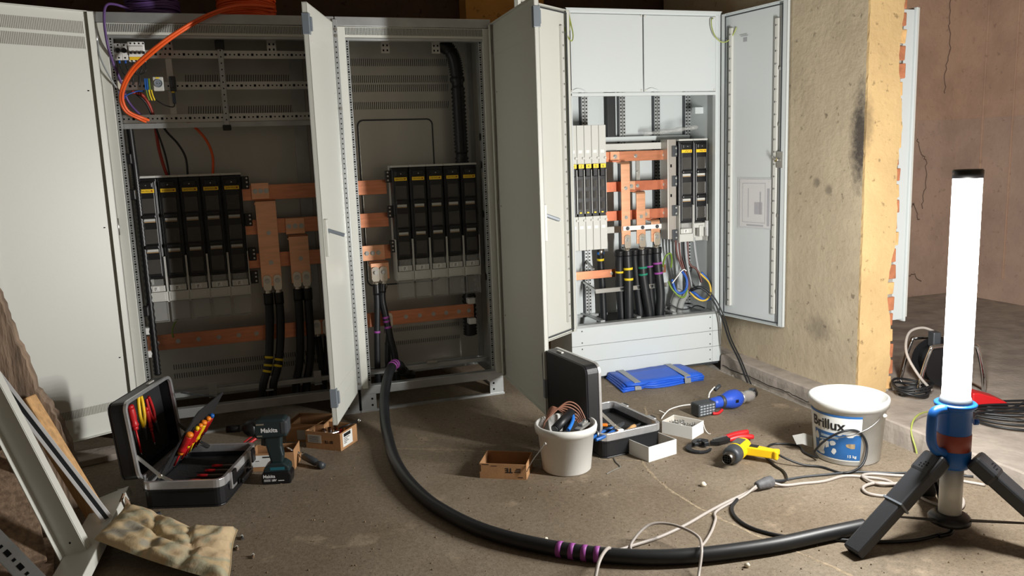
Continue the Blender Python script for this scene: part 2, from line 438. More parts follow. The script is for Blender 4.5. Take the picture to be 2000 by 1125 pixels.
# bricks showing at the broken edge
bz = ST+.01; k = 0; rb = random.Random(21)
while bz < 2.6:
    h = .068 + rb.uniform(-.004,.004)
    x1 = 1.768 + rb.uniform(-.012, .006) + (.008 if k % 2 else 0)
    b = MB(); b.box(1.64, x1, PY-.004, PY+.10, bz, bz+h)
    b.v = [(p[0]+rb.uniform(-.003,.003), p[1]+rb.uniform(-.003,.003), p[2]+rb.uniform(-.003,.003)) for p in b.v]
    b.build('brick', BRICKM if k % 3 else BRICKY, skin, bevel=.004)
    bz += h+.014; k += 1
MB().box(1.62, 1.752, PY+.001, PY+.09, ST, 2.62).build('mortar', MORTAR, skin)

# far room
FW = MB().box(4.28, 4.4, -5.4, 2.2, 1.50, 3.2); struct(FW.build('wall_far', FARWALL), 'stained pinkish brown far wall')
FB = MB().box(1.745, 4.28, .95, 1.1, 1.50, 3.2); struct(FB.build('wall_far_end', FARWALL), 'pinkish brown end wall of the far bay')
struct(MB().box(4.277, 4.4, -5.4, 2.2, ST, 1.50).build('wall_far_dado', FARDADO)); struct(MB().box(1.745, 4.277, .947, 1.1, ST, 1.50).build('wall_far_end_dado', FARDADO))
# surface cable ducts up the far wall
for i, (y0, wd) in enumerate([(.70,.014), (.44,.012), (.20,.012)]):
    struct(MB().box(4.265, 4.282, y0, y0+wd, .25, 3.2).build('trim_%d' % (i+2), FARWALL, bevel=.003))
CRACK = mat('crack_shadow', (96,76,64), .95)
for pts in ([(4.14,.944,2.5),(4.13,.944,2.3),(4.155,.944,2.1),(4.12,.944,1.9),(4.13,.944,1.7)], [(3.86,.944,1.36),(3.90,.944,1.25),(3.96,.944,1.18),(3.97,.944,1.0),(3.94,.944,.8)], [(3.74,.944,.85),(3.80,.944,.80),(3.86,.944,.83),(3.92,.944,.70)], [(3.72,.944,.30),(3.80,.944,.22),(3.88,.944,.26),(3.97,.944,.18)]):
    q = [p+Vector((rs.uniform(-.012,.012),0,rs.uniform(-.012,.012))) for p in smoothpath(pts, 6)]
    struct(MB().tube(q, .004, 4, raw=True).build('trim_crack', CRACK), 'crack in the far plaster wall')
# back wall behind the cabinets
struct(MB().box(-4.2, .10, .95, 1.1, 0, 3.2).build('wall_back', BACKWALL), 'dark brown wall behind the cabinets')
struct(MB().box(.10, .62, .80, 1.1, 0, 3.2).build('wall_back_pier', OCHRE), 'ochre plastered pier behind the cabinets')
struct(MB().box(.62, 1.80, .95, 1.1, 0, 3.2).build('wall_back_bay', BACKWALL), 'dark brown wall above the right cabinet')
WHITEW = mat('room_plaster', (116,108,97), .9, var=.12, vscale=2)
struct(MB().box(-4.35, -4.2, -5.4, 2.2, 0, 3.2).build('wall_left', WHITEW))
struct(MB().box(-4.35, 5.6, -5.55, -5.4, 0, 3.2).build('wall_near', WHITEW))
struct(MB().box(-4.35, 5.6, -5.4, 2.2, 3.2, 3.35).build('ceiling', WHITEW))

# grey steel cladding door fixed to the pillar's far side
t = thing('steel_panel', 'grey folded steel cabinet door fixed beyond the broken pillar edge', 'panel', (1.84,-.94,.41))
MB().box(1.746, 1.896, -.955, -.935, .415, 1.975).build('sheet', POWDER3, t, bevel=.003)
MB().box(1.899, 1.910, -.965, -.90, .405, 1.985).build('flange', POWDER3, t, bevel=.002)
MB().box(1.913, 1.928, -.955, -.92, .425, 1.985).build('seal_strip', LGREY, t, bevel=.002)

# ================================================================ CABINETS 1 AND 2 (galvanised frames)
XL, XM, HT = -1.895, -.815, 2.05
D = .40
def holes_z(b, x, y, z0, z1, pitch, s, axis='y', d=.0006, big=0):
    z = z0; k = 0
    while z < z1:
        q = s*(1.5 if big and k % big == 0 else 1)
        if axis == 'y': b.box(x-q/2, x+q/2, y-d, y+d, z-q/2, z+q/2)
        else: b.box(x-d, x+d, y-q/2, y+q/2, z-q/2, z+q/2)
        z += pitch; k += 1
def holes_x(b, x0, x1, y, z, pitch, s, d=.0006, big=0):
    x = x0; k = 0
    while x < x1:
        q = s*(1.6 if big and k % big == 0 else 1)
        b.box(x-q/2, x+q/2, y-d, y+d, z-q/2, z+q/2); x += pitch; k += 1
def slots_x(b, x0, x1, y, z0, z1, pitch, wd, d=.0006, slant=0):
    x = x0
    while x < x1:
        b.add([(x,y-d,z0),(x+wd,y-d,z0),(x+wd+slant,y-d,z1),(x+slant,y-d,z1)], [(0,1,2,3)]); x += pitch
def stuff(o): o['kind'] = 'stuff'; return o
def bolt(b, c, r=.009, h=.006, n=6, axis=(0,-1,0)):
    c = Vector(c); a = Vector(axis); b.cyl(c, c+a*.002, r*1.45, n=14); b.cyl(c+a*.002, c+a*(.002+h), r, n=n, smooth=False)

def cabinet(xl, xr, label, rails, name='switchgear_cabinet'):
    t = thing(name, label, 'cabinet', ((xl+xr)/2, D/2, 0), group=None)
    # feet and base
    for x in (xl+.005, xr-.085):
        MB().box(x, x+.08, .0, .003, .012, .098).box(x+(.0 if x < (xl+xr)/2 else .077), x+(.003 if x < (xl+xr)/2 else .08), .003, .12, .012, .098).build('foot_plate', GALV, t)
        bb = MB(); 
        for z in (.035, .07):
            bb.cyl((x+.058 if x < (xl+xr)/2 else x+.022, .0005, z), (x+.058 if x < (xl+xr)/2 else x+.022, -.0005, z), .006, n=10)
        stuff(bb.build('foot_hole', HOLE, t))
    MB().box(xl, xr, -.002, .02, 0, .012).box(xl, xr, D-.02, D, 0, .012).box(xl, xl+.02, 0, D, 0, .012).box(xr-.02, xr, 0, D, 0, .012).build('base_frame', GALV, t)
    # bottom front rail, inner rail, back rail
    MB().box(xl+.004, xr-.004, 0, .045, .094, .142).build('bottom_rail', GALV, t, bevel=.003)
    MB().box(xl+.05, xr-.05, .10, .125, .175, .200).build('inner_rail', GALV, t, bevel=.002)
    MB().box(xl+.05, xr-.05, .23, .25, .165, .180).build('inner_rail', GALV, t, bevel=.002)
    MB().box(xl+.004, xr-.004, D-.045, D, .094, .142).build('bottom_rail', GALV, t, bevel=.003)
    for x in (xl+.005, xr-.045):
        MB().box(x, x+.04, .045, D-.045, .094, .142).build('side_rail', GALV, t)
    # top beam with vent strip
    MB().box(xl, xr, -.002, .04, 2.004, HT).build('top_beam', GALV, t, bevel=.003)
    MB().box(xl+.02, xr-.02, .003, .012, 1.95, 2.002).build('vent_strip', POWDER, t)
    b = MB(); slots_x(b, xl+.05, xr-.05, .0025, 1.962, 1.998, .0075, .0032); stuff(b.build('vent_slot', DGREY, t))
    MB().box(xl+.02, xr-.02, .002, .04, 1.936, 1.949).build('top_lip', GALV, t, bevel=.002)
    MB().box(xl, xr, .04, D, HT-.012, HT).build('roof', GALV, t)
    # posts: powder-coated trim outside, perforated inner rail
    for s, x in ((1, xl), (-1, xr)):
        xs = sorted((x+s*.004, x+s*.046)); MB().box(xs[0], xs[1], -.004, .03, .13, 2.002).build('front_post', POWDER, t, bevel=.002)
        xs = sorted((x+s*.048, x+s*.066)); MB().box(xs[0], xs[1], .02, .05, .14, 1.95).build('perforated_rail', GALV, t)
        b = MB(); holes_z(b, (xs[0]+xs[1])/2, .0195, .17, 1.94, .0125, .0055, big=3); stuff(b.build('rail_hole', HOLE, t))
        xs = sorted((x+s*.004, x+s*.03)); MB().box(xs[0], xs[1], D-.03, D, .13, 2.0).build('rear_post', GALV, t)
        xs = sorted((x, x+s*.003)); MB().box(xs[0], xs[1], .03, D, .14, HT-.012).build('side_panel', GALVD, t)
    MB().box(xl+.02, xr-.02, D-.006, D-.001, .14, HT-.012).build('back_panel', GALVD, t)
    return t

cab1 = cabinet(XL, XM-.002, 'leftmost galvanised switchgear cabinet with white double doors and coils on top', True)
cab2 = cabinet(XM+.002, 0, 'middle galvanised switchgear cabinet with one white door standing open', False)

# --- doors
def door(parent, hinge, ang, wd, z0, z1, outer_left, name='door', vents=True, handle_z=None, pm=None, flat=False):
    """flat sheet door with return edge; ang = heading of the free edge; outer_left: outer face is to the left of the heading"""
    pm = pm or POWDER
    M = Matrix.Translation(Vector((hinge[0], hinge[1], 0))) @ Matrix.Rotation(ang, 4, 'Z')
    og = ORG[parent]
    th = .022; s = 1 if outer_left else -1
    def mk(): b = MB(); b.T = M; return b
    p = mk()
    ya, yb = sorted((0, -s*.003)); p.box(0, wd, ya, yb, z0, z1)                      # skin (outer face at y=0)
    ya, yb = sorted((0, -s*th))
    p.box(wd-.003, wd, ya, yb, z0, z1).box(0, .003, ya, yb, z0, z1).box(0, wd, ya, yb, z0, z0+.003).box(0, wd, ya, yb, z1-.003, z1)
    ya, yb = sorted((-s*(th-.003), -s*th)); p.box(wd-.028, wd, ya, yb, z0, z1).box(0, .028, ya, yb, z0, z1)
    d = p.build(name, pm, parent)
    for z in (z0+.16, z1-.16):       # louvre fields and pressed bands, inner face
        if vents:
            bb = mk(); ya = -s*.0036
            for za, zb in (((z1-.098,z1-.045),(z1-.165,z1-.112)) if z > 1 else ((z0+.105,z0+.145),)):
                x = .045
                while x < wd-.035:
                    bb.add([(x,ya,za),(x+.0032,ya,za),(x+.0032,ya,zb),(x,ya,zb)], [(0,1,2,3) if s > 0 else (3,2,1,0)]); x += .0068
            stuff(bb.build('louvre', mat('louvre_shadow', (120,116,106), .8), d))
    if not flat:
        for z in (z0+.085, z0+.15, z1-.085, z1-.15):
            for sgn in ((1,) if vents else (1, -1)):
                ya, yb = sorted((s*.0015, 0)) if sgn > 0 else sorted((-s*.0045, -s*.003))
                mk().box(.03, wd-.03, ya, yb, z-.012, z+.012).build('pressed_band', pm, d, bevel=.0012)
        for z in (z0+.35, .5*(z0+z1), z1-.35):
            ya = -s*.004; mk().box(.05, .058, min(ya,0), max(ya,0), z-.002, z+.003).build('slot_mark', HOLE, d)
        for z in (z1-.09, z0+.13):      # free edge: grey clips
            ya, yb = sorted((s*.006, -s*(th+.004))); cl = mk().box(wd-.024, wd+.003, ya, yb, z-.045, z+.045)
            ya, yb = sorted((s*.014, s*.004)); cl.box(wd-.03, wd-.012, ya, yb, z-.03, z+.03)
            cl.build('corner_clip', MGREY, d, bevel=.002)
    if handle_z:
        h = mk(); ya, yb = sorted((s*.016, 0)); h.box(wd-.055, wd-.012, ya, yb, handle_z-.12, handle_z+.05)
        ho = h.build('handle_plate', pm, d, bevel=.004)
        l = mk(); l.bar((wd-.035, s*.012, handle_z), (wd-.05, s*.085, handle_z-.028), .024, .016); l.build('handle_lever', MGREY, d, bevel=.004)
    # hinges
    for z in (z1-.11, .5*(z0+z1), z0+.11):
        hg = mk(); hg.cyl((-.006, -s*.008, z-.04), (-.006, -s*.008, z+.04), .006, n=8); ya, yb = sorted((-s*.004, -s*.0075)); hg.box(0, .022, ya, yb, z-.035, z+.035)
        hg.build('hinge', ZINC, d)
    return d, mk
def heading(a, b): return math.atan2(b[1]-a[1], b[0]-a[0])
# left leaf of cabinet 1 (seen from inside), right leaf (seen from outside), door of cabinet 2 (seen from inside)
dl, _ = door(cab1, (XL-.004, -.012), math.radians(180+27), .53, .095, 2.045, False)
dr, _ = door(cab1, (XM-.012, -.018), heading((XM,-.02), (XM-.166,-.52)), .525, .117, 2.02, True, vents=False, handle_z=1.03)
d2, _ = door(cab2, (.004, -.018), heading((0,-.02), (-.036,-.80)), .785, .117, 2.02, True, vents=False, handle_z=1.06)
MB().box(XL-.024, XL+.003, -.02, .01, .12, 2.03).build('hinge_profile', LGREY, cab1, bevel=.003)
# perforated strip on the hinge post between the two cabinets
MB().box(XM-.012, XM+.012, -.012, .002, .13, 2.035).build('hinge_post', GALV, cab2, bevel=.002)
b = MB(); holes_z(b, XM, -.0122, .20, 2.0, .025, .006); stuff(b.build('rail_hole', HOLE, cab2))
b = MB()
for z in (.165, 1.60, 1.985, 1.955): bolt(b, (XM+.002, -.012, z), .006, .004)
b.build('hinge_bolt', ZINC, cab2)
# loop of the door earthing cable
MB().tube([(XL+.01,-.005,1.96),(XL+.012,-.035,1.85),(XL+.05,-.02,1.74),(XL+.07,.02,1.70)], .004, 6).build('earth_lead', GREYW, cab1)

# --- interior of cabinet 1: three mounting rails, uprights, cross bar
def mount_rail(parent, x0, x1, z, y=.08, h=.032):
    o = MB().box(x0, x1, y, y+.003, z-h/2, z+h/2).box(x0, x1, y, y+.012, z+h/2, z+h/2+.003).box(x0, x1, y, y+.012, z-h/2-.003, z-h/2).build('mounting_rail', ZINC, parent)
    b = MB(); holes_x(b, x0+.02, x1-.01, y-.0003, z, .021, .007, big=3); stuff(b.build('rail_hole', HOLE, o))
for z in (1.873, 1.725, 1.572): mount_rail(cab1, XL+.03, XM-.03, z)
MB().box(XL+.06, XM-.03, .078, .083, 1.526, 1.550).build('cross_bar', GALV, cab1)
up = MB().box(-1.376, -1.350, .062, .077, 1.522, 1.95).build('upright', GALV, cab1, bevel=.002)
b = MB(); holes_z(b, -1.363, .0618, 1.56, 1.92, .03, .006); stuff(b.build('rail_hole', HOLE, up))
MB().box(-1.386, -1.342, .055, .08, 1.895, 1.945).build('upright_clip', BLACK, cab1, bevel=.004)
MB().box(-1.384, -1.344, .055, .08, 1.508, 1.535).build('upright_clip', BLACK, cab1, bevel=.004)
MB().box(-1.616, -1.588, .084, .09, 1.59, 1.86).build('upright', LGREY, cab1)
for x in (-1.60, -1.12, -.55, -.28):
    par = cab1 if x < XM else cab2
    br = MB().box(x-.022, x+.022, .09, .095, 1.885, 1.945).box(x-.022, x+.022, .06, .095, 1.94, 1.945).build('hanger_bracket', ZINC, par)
    b = MB()
    for dx in (-.01, .01):
        for dz in (1.90, 1.925): b.box(x+dx-.004, x+dx+.004, .0893, .0897, dz-.005, dz+.005)
    stuff(b.build('rail_hole', HOLE, br))
# back panel ribs / louvres and reflecting folded strips
b = MB()
for z in (1.79, 1.63): slots_x(b, -1.55, -.95, D-.0068, z-.02, z+.02, .012, .004, slant=.004)
for z in (.22, .27): slots_x(b, -1.75, -.95, D-.0068, z-.014, z+.014, .012, .004)
stuff(b.build('louvre', DGREY, cab1))
for x, wd in ((-1.02, .07), (-.87, .035)):
    MB().box(x, x+wd, D-.014, D-.006, .30, 1.93).build('back_fold', GALV, cab1, bevel=.003)
MB().box(-.935, -.930, D-.010, D-.006, .3, 1.93).build('panel_seam', DGREY, cab1)
b = MB()
for z in (1.875, 1.785, 1.735, 1.64): slots_x(b, -.74, -.15, D-.0068, z-.02, z+.02, .0115, .0035, slant=.005)
for z in (.35, .27): slots_x(b, -.60, -.15, D-.0068, z-.012, z+.012, .0115, .0035)
stuff(b.build('louvre', DGREY, cab2))
# raised access plate with rounded corners in cabinet 2
def rrect(x0, x1, z0, z1, r, n=5):
    out = []
    for cx, cz, a0 in ((x1-r, z1-r, 0), (x0+r, z1-r, PI/2), (x0+r, z0+r, PI), (x1-r, z0+r, 3*PI/2)):
        for k in range(n+1): a = a0+PI/2*k/n; out.append((cx+r*math.cos(a), cz+r*math.sin(a)))
    return out
MB().prism(rrect(-.68, -.245, .62, 1.565, .035), 'y', D-.009, D-.006).build('plate_gasket', DGREY, cab2)
MB().prism(rrect(-.672, -.253, .628, 1.557, .03), 'y', D-.013, D-.008).build('access_plate', GALVD, cab2, bevel=.002)
# bottom brackets
for x in (-1.55, -1.27, -1.02):
    MB().box(x-.02, x+.02, .094, .099, .17, .235).box(x-.02, x+.02, .06, .099, .165, .170).build('cable_bracket', GALV, cab1, bevel=.002)
MB().box(-.42, -.36, .094, .13, .198, .215).build('cable_bracket', ZINC, cab2, bevel=.003)
for z0 in (1.42, 1.27, 1.0, .65):       # corner clips on the left and right uprights
    MB().box(-.066, -.03, .03, .075, z0, z0+.045).build('cable_clip', BLACK, cab2, bevel=.005)
for z0 in (1.405, 1.315): MB().box(XM+.055, XM+.075, .03, .06, z0, z0+.035).build('cable_clip', BLACK, cab2, bevel=.004)
for z0 in (1.36, 1.19, .62): MB().box(XL+.062, XL+.09, .03, .07, z0, z0+.05).build('cable_clip', BLACK, cab1, bevel=.005)
# corrugated black conduit down both cabinets
def conduit(label, pts, r, sub=26, ridge=.12):
    P = smoothpath(pts, sub); b = MB(); m = len(P)
    b.tube(P, r, 12, raw=True, rr=lambda t: r*(1+ridge*(1 if int(t*(m-1)) % 2 else -1)))
    return tag(b.build('corrugated_conduit', BLACK), label, 'conduit')
conduit('black corrugated conduit bending down right side of middle cabinet', [(-.24,.27,1.965),(-.16,.27,1.93),(-.125,.27,1.82),(-.118,.27,1.55),(-.115,.27,1.30),(-.112,.27,1.0),(-.11,.27,.6),(-.11,.28,.30)], .038)
conduit('thin black corrugated hose behind left upright of leftmost cabinet', [(XL+.085,.12,1.54),(XL+.088,.12,1.40),(XL+.09,.12,1.28),(XL+.09,.13,.9),(XL+.09,.13,.3)], .017, 40)

# --- fuse strips
def fuse_strip(wd, lab, group):
    """vertical three-phase fuse switch strip, local origin at top centre of the front, z downwards negative, front at y=0"""
    t = thing('fuse_strip', lab, 'fuse switch', group=group, local=True)
    h = wd/2
    MB().box(-h, h, .05, .10, -.63, 0).box(-h, -h+.004, -.005, .05, -.63, -.40).box(h-.004, h, -.005, .05, -.63, -.40).box(-h, h, -.002, .05, -.010, 0).build('base', LGREY, t)
    MB().box(-h+.0015, h-.0015, .004, .055, -.40, -.012).box(-h+.006, h-.006, .0, .055, -.51, -.022).box(-h+.014, h-.014, -.008, .0, -.50, -.028).build('body', BLACK, t, bevel=.004)
    MB().box(-h+.018, h-.018, -.020, -.006, -.058, -.030).build('top_handle', BLACK, t, bevel=.006)
    yl = MB().box(-h+.014, h-.014, -.0105, -.0085, -.082, -.064).build('name_label', YEL, t)
    for k, z in enumerate((-.096, -.247, -.398)):
        g = MB().box(-h+.020, h-.018, -.0115, -.008, z-.085, z-.014).build('window', CLEAR, t, bevel=.002)
        MB().box(-h+.028, h-.026, -.0079, -.0074, z-.078, z-.02).build('fuse', DGREY, g)
        MB().box(-.004, .006, -.0078, -.0066, z-.07, z-.045).build('fuse_blade', COPPERD if k == 2 else LGREY, g)
        if k < 2: 
            r = MB().box(-h+.016, h-.016, -.024, -.008, z-.112, z-.092).build('grip', BLACK, t, bevel=.005)
            MB().box(-h+.022, h-.022, -.0095, -.0082, z-.126, z-.114).build('label_holder', LGREY, t)
            MB().box(-h+.022, h-.022, -.0095, -.0082, z-.131, z-.128).build('label_edge', mat('label_edge', (200,160,110), .6), t)
    b = MB(); b.cyl((.01,-.012,-.205),(.01,-.0075,-.205),.004,n=8).cyl((.0,-.022,-.045),(.0,-.019,-.045),.003,n=8); b.build('test_point', ZINC, t)
    MB().box(-h+.016, h-.016, -.004, .05, -.545, -.512).build('shutter', CLEARL, t, bevel=.002)
    MB().box(-h+.010, h-.010, -.006, .05, -.575, -.545).build('terminal_cover', LGREY, t, bevel=.002)
    tg = MB().box(-.018, .012, -.0072, -.0062, -.572, -.549).build('data_tag', PAPER, t)
    b = MB(); rq = random.Random(4)
    for i in range(5):
        for j in range(5):
            if rq.random() < .5: b.box(-.010+i*.003, -.0075+i*.003, -.0077, -.0071, -.568+j*.003, -.5655+j*.003)
    stuff(b.build('tag_print', INK, tg))
    MB().box(-h+.003, h-.003, -.008, .05, -.625, -.577).box(-h+.012, h-.014, -.0095, -.007, -.618, -.583).build('front_cover', WHITEP if False else LGREY, t, bevel=.002)
    MB().box(-h+.008, h-.006, .0, .004, -.725, -.628).build('lower_shroud', CLEARL, t, bevel=.001)
    MB().box(-h+.006, -h+.010, -.004, .05, -.728, -.628).box(h-.008, h-.004, -.004, .05, -.728, -.628).box(-h+.006, h-.004, -.004, .05, -.731, -.727).build('shroud_rim', CLEARL, t)
    text('label_print', 'JEAN M\u00dcLLER', .0095, INK, yl, (0,-.0107,-.0765), (PI/2,0,0), align='CENTER', ext=.0002)
    MB().cyl((h-.024,-.0107,-.073),(h-.024,-.0103,-.073),.004,n=10).build('label_mark', RED, yl)
    return t
ORD = ['first', 'second', 'third', 'fourth', 'fifth']
fs0 = fuse_strip(.0985, '', 'fuse switch strips in the leftmost cabinet')
for i in range(5):
    lab = '%s black fuse switch strip from the left in the leftmost cabinet' % ORD[i]
    o = fs0 if i == 0 else dup(fs0)
    o['label'] = lab; o.location = (-1.815+.0498+i*.0993, .13, 1.30)
    lab2 = '%s black fuse switch strip from the left in the middle cabinet' % ORD[i]
    p = dup(fs0); p['label'] = lab2; p['group'] = 'fuse switch strips in the middle cabinet'; p.location = (-.552+.0485+i*.096, .13, 1.305); p.scale = (.96, 1, 1)
# terminal blocks poking out at the sides of the strips
TB = [(-1.29,1.25),(-1.29,1.06),(-1.285,.88),(-1.285,.76),(-.57,1.25),(-.57,1.06),(-.565,.87)]
for k, (x, z) in enumerate(TB):
    par = cab1 if x < XM else cab2; s = 1 if x < XM else -1
    tb = MB().box(min(x-s*.03,x+s*.008), max(x-s*.03,x+s*.008), .15, .19, z-.035, z+.03).build('terminal_block', BLACK, par, bevel=.003)
    b = MB()
    for dz in (-.022, 0, .02): b.cyl((x-s*.003,.1505,z+dz),(x-s*.003,.147,z+dz),.005,n=8)
    b.build('terminal_screw', ZINC, tb)

# --- copper bars
def busbar(name, lab, x0, x1, z, h=.078, y=.215, th=.010, holes=(), grp=None, m=COPPERM, cat='busbar'):
    t = thing(name, lab, cat, ((x0+x1)/2, y, z-h/2), group=grp)
    MB().box(x0, x1, y, y+th, z-h/2, z+h/2).build('bar', m, t, bevel=.0012)
    if holes:
        for x in holes:
            b = MB(); bolt(b, (x, y, z), .008, .006); b.build('bolt', ZINC, t)
    return t
for z, w_ in ((1.192, 'top'), (1.013, 'middle'), (.835, 'lowest')):
    busbar('busbar', '%s copper busbar of the three behind the double door leaf' % w_, -1.33, -.565, z, grp='phase busbars of the two left cabinets')
    # sleeve piece nearer the viewer where bars are joined
busbar('earth_bar', 'long low copper earth bar with a row of bolts in leftmost cabinet', -1.845, -.83, .447, h=.080, holes=[-1.80,-1.70,-1.60,-1.50,-1.40,-1.31,-.86])
busbar('earth_bar', 'low copper earth bar with a row of bolts in middle cabinet', -.80, -.10, .458, h=.080, holes=[-.50,-.42,-.34,-.265,-.19,-.13])
for x in (-1.845, -.115):
    par = cab1 if x < XM else cab2
    for z in (.395, .515): MB().box(x-.02, x+.025, .20, .25, z-.018, z+.018).build('bar_holder', WHITEP, par, bevel=.006)
# earth pigtail
MB().tube([(-1.72,.205,.47),(-1.722,.20,.50),(-1.71,.19,.54),(-1.69,.17,.57)], .004, 6).build('earth_wire', GNYE, cab1)

def tail(lab, x0, x1, ztop, zbot, headx0, headx1, headz, bolts, mids=(), double=True):
    t = thing('busbar_tail', lab, 'busbar', ((x0+x1)/2, .17, zbot), group='copper drop tails')
    MB().box(headx0, headx1, .195, .213, headz-.042, headz+.042).build('clamp_plate', COPPER, t, bevel=.0015)
    for x in bolts: b = MB(); bolt(b, (x, .195, headz), .009, .006); b.build('bolt', ZINC, t)
    # folded strap: back into bar, forward over, then straight down
    for k in range(2 if double else 1):
        o = k*.012
        pf = [(.205, headz-.046-o), (.150-o*0, headz-.046-o), (.142, headz-.052-o), (.140, headz-.064-o), (.140, zbot), (.150, zbot), (.150, headz-.060-o), (.205, headz-.056-o)]
        if k == 0: MB().prism(pf, 'x', x0, x1).build('strap', COPPER, t, bevel=.001)
        else: MB().box(x0-.004, x1-.002, .152, .205, headz-.068, headz-.058).build('strap', COPPER, t)
    for z in mids: b = MB(); bolt(b, ((x0+x1)/2+.004, .140, z), .008, .005); b.build('bolt', ZINC, t)
    return t
tail('wide copper tail dropping from top busbar in leftmost cabinet', -1.262, -1.160, 1.14, .705, -1.275, -1.185, 1.20, [-1.255,-1.228,-1.20], [.985,.83])
tail('copper tail dropping from middle busbar beside the wider one in leftmost cabinet', -1.110, -1.010, .95, .712, -1.118, -1.018, 1.008, [-1.10,-1.068,-1.036], [.84])
tail('short copper tail dropping from lowest busbar in middle cabinet', -.690, -.592, .79, .695, -.735, -.60, .835, [-.70,-.668,-.636], [])
b = MB()
HOLE_PAR = [o for o in bpy.data.objects if o.name.startswith('busbar_tail')]

# --- heavy black cables with tinned lugs
def heavy(lab, top, path, r=.0215, boot=True, bands=(), grp='heavy power cables', cat='cable', lugm=TIN, name='power_cable', lug=True):
    """cable hanging from lug point top=(x,y,z) along path; bands = [(t,width)] wraps of coloured tape"""
    t = thing(name, lab, cat, path[-1], group=grp)
    x, y, z = top
    if lug: lg = MB().prism(rrect(x-.021, x+.021, z-.055, z+.03, .018), 'y', y-.008, y-.002).build('cable_lug', lugm, t, bevel=.001)
    if lug:
        MB().cyl((x, y+.006, z-.05), (x, y+.006, z-.09), .018, n=14).build('lug_barrel', lugm, lg)
        b = MB(); bolt(b, (x, y-.008, z), .010, .008); b.build('bolt', ZINC, lg)
    P = smoothpath(path, 10)
    MB().tube(P, r, 12, raw=True).build('sheath', BLACKM, t)
    if boot: MB().tube(P[:7], r*1.14, 12, raw=True).build('shrink_sleeve', BLACK, t)
    for tt, wd, mm in bands:
        i = int(tt*(len(P)-1)); p = P[i]; d = (P[min(i+1,len(P)-1)]-P[max(i-1,0)]).normalized()
        MB().cyl(p-d*wd/2, p+d*wd/2, r*1.05, n=14).build('tape_band', mm, t)
    return t
heavy('front black cable on wide copper tail, leftmost of its pair, wrapped in yellow tape', (-1.235,.138,.735), [(-1.235,.142,.67),(-1.236,.14,.56),(-1.245,.135,.45),(-1.258,.125,.34),(-1.275,.11,.26),(-1.30,.10,.19),(-1.31,.12,.10)], bands=[(.52,.012,YTAPE),(.60,.012,YTAPE),(.68,.012,YTAPE)])
heavy('right black cable of the pair on wide copper tail with yellow tape', (-1.183,.138,.735), [(-1.183,.142,.67),(-1.183,.14,.56),(-1.19,.135,.45),(-1.205,.125,.34),(-1.225,.11,.26),(-1.25,.10,.19),(-1.26,.12,.10)], bands=[(.55,.012,YTAPE),(.63,.012,YTAPE)])
heavy('left black cable of the pair on shorter copper tail in leftmost cabinet', (-1.083,.138,.742), [(-1.083,.142,.68),(-1.085,.14,.56),(-1.092,.14,.40),(-1.105,.14,.28),(-1.13,.14,.17),(-1.14,.15,.09)])
heavy('right black cable of the pair on shorter copper tail in leftmost cabinet', (-1.035,.138,.742), [(-1.035,.142,.68),(-1.035,.14,.56),(-1.037,.14,.40),(-1.05,.14,.28),(-1.075,.14,.17),(-1.085,.15,.09)])
heavy('black cable bolted to earth bar next to the double door leaf', (-.995,.205,.462), [(-.995,.205,.40),(-.99,.20,.32),(-.985,.19,.22),(-.985,.19,.09)], r=.019, boot=False)
heavy('black cable bolted to earth bar, half hidden by double door leaf', (-.945,.205,.462), [(-.945,.205,.40),(-.95,.20,.32),(-.965,.19,.22),(-.99,.19,.09)], r=.017, boot=False)
heavy('left black cable on short copper tail of middle cabinet', (-.668,.138,.735), [(-.668,.142,.67),(-.670,.14,.56),(-.678,.14,.44),(-.685,.14,.32),(-.69,.14,.20),(-.69,.15,.09)], r=.017, bands=[(.47,.012,VIOLET)])
heavy('right black cable on short copper tail of middle cabinet with purple tape', (-.625,.138,.735), [(-.632,.142,.67),(-.640,.14,.58),(-.625,.135,.47),(-.61,.13,.36),(-.592,.13,.26),(-.585,.13,.10)], r=.019, bands=[(.38,.012,VIOLET),(.43,.012,VIOLET),(.48,.012,VIOLET)])
heavy('spare black cable standing behind the taped one in middle cabinet', (-.60,.205,.462), [(-.60,.205,.40),(-.612,.20,.32),(-.622,.19,.22),(-.62,.19,.09)], r=.017, boot=False)

# --- small gear at top left of cabinet 1
BEIGE = mat('beige_plastic', (206,198,178), .45)
for i in range(3):
    x = -1.852+i*.0262
    t = thing('fuse_holder', '%s white fuse base with round black cap at top left rail' % ['leftmost','middle','rightmost'][i], 'fuse holder', (x+.013,.05,1.84), group='fuse bases on the top rail')
    MB().box(x, x+.0255, .05, .078, 1.842, 1.918).build('body', WHITEP, t, bevel=.002)
    MB().cyl((x+.0128,.05,1.884),(x+.0128,.028,1.884),.0115,n=14).build('fuse_cap', BLACK, t, bevel=.002)
    b = MB(); b.cyl((x+.0128,.0502,1.852),(x+.0128,.0492,1.852),.004,n=8).cyl((x+.0128,.0502,1.91),(x+.0128,.0492,1.91),.004,n=8); b.build('terminal_hole', HOLE, t)
    MB().cyl((x+.011,.06,1.842),(x+.011,.06,1.828),.005,n=8).build('blue_ferrule', BLUE, t)
    MB().tube([(x+.011,.06,1.83),(x+.02,.06,1.79),(x+.035,.06,1.76),(x+.03,.07,1.73)], .0028, 6).build('wire', BLACKM, t)
t = thing('circuit_breaker', 'white four pole circuit breaker with yellow foot at top left rail', 'circuit breaker', (-1.735,.05,1.84))
MB().box(-1.772, -1.700, .05, .078, 1.835, 1.926).box(-1.768, -1.703, .042, .05, 1.862, 1.905).build('body', WHITEP, t, bevel=.002)
MB().box(-1.768, -1.702, .047, .0505, 1.842, 1.856).build('yellow_strip', YEL, t)
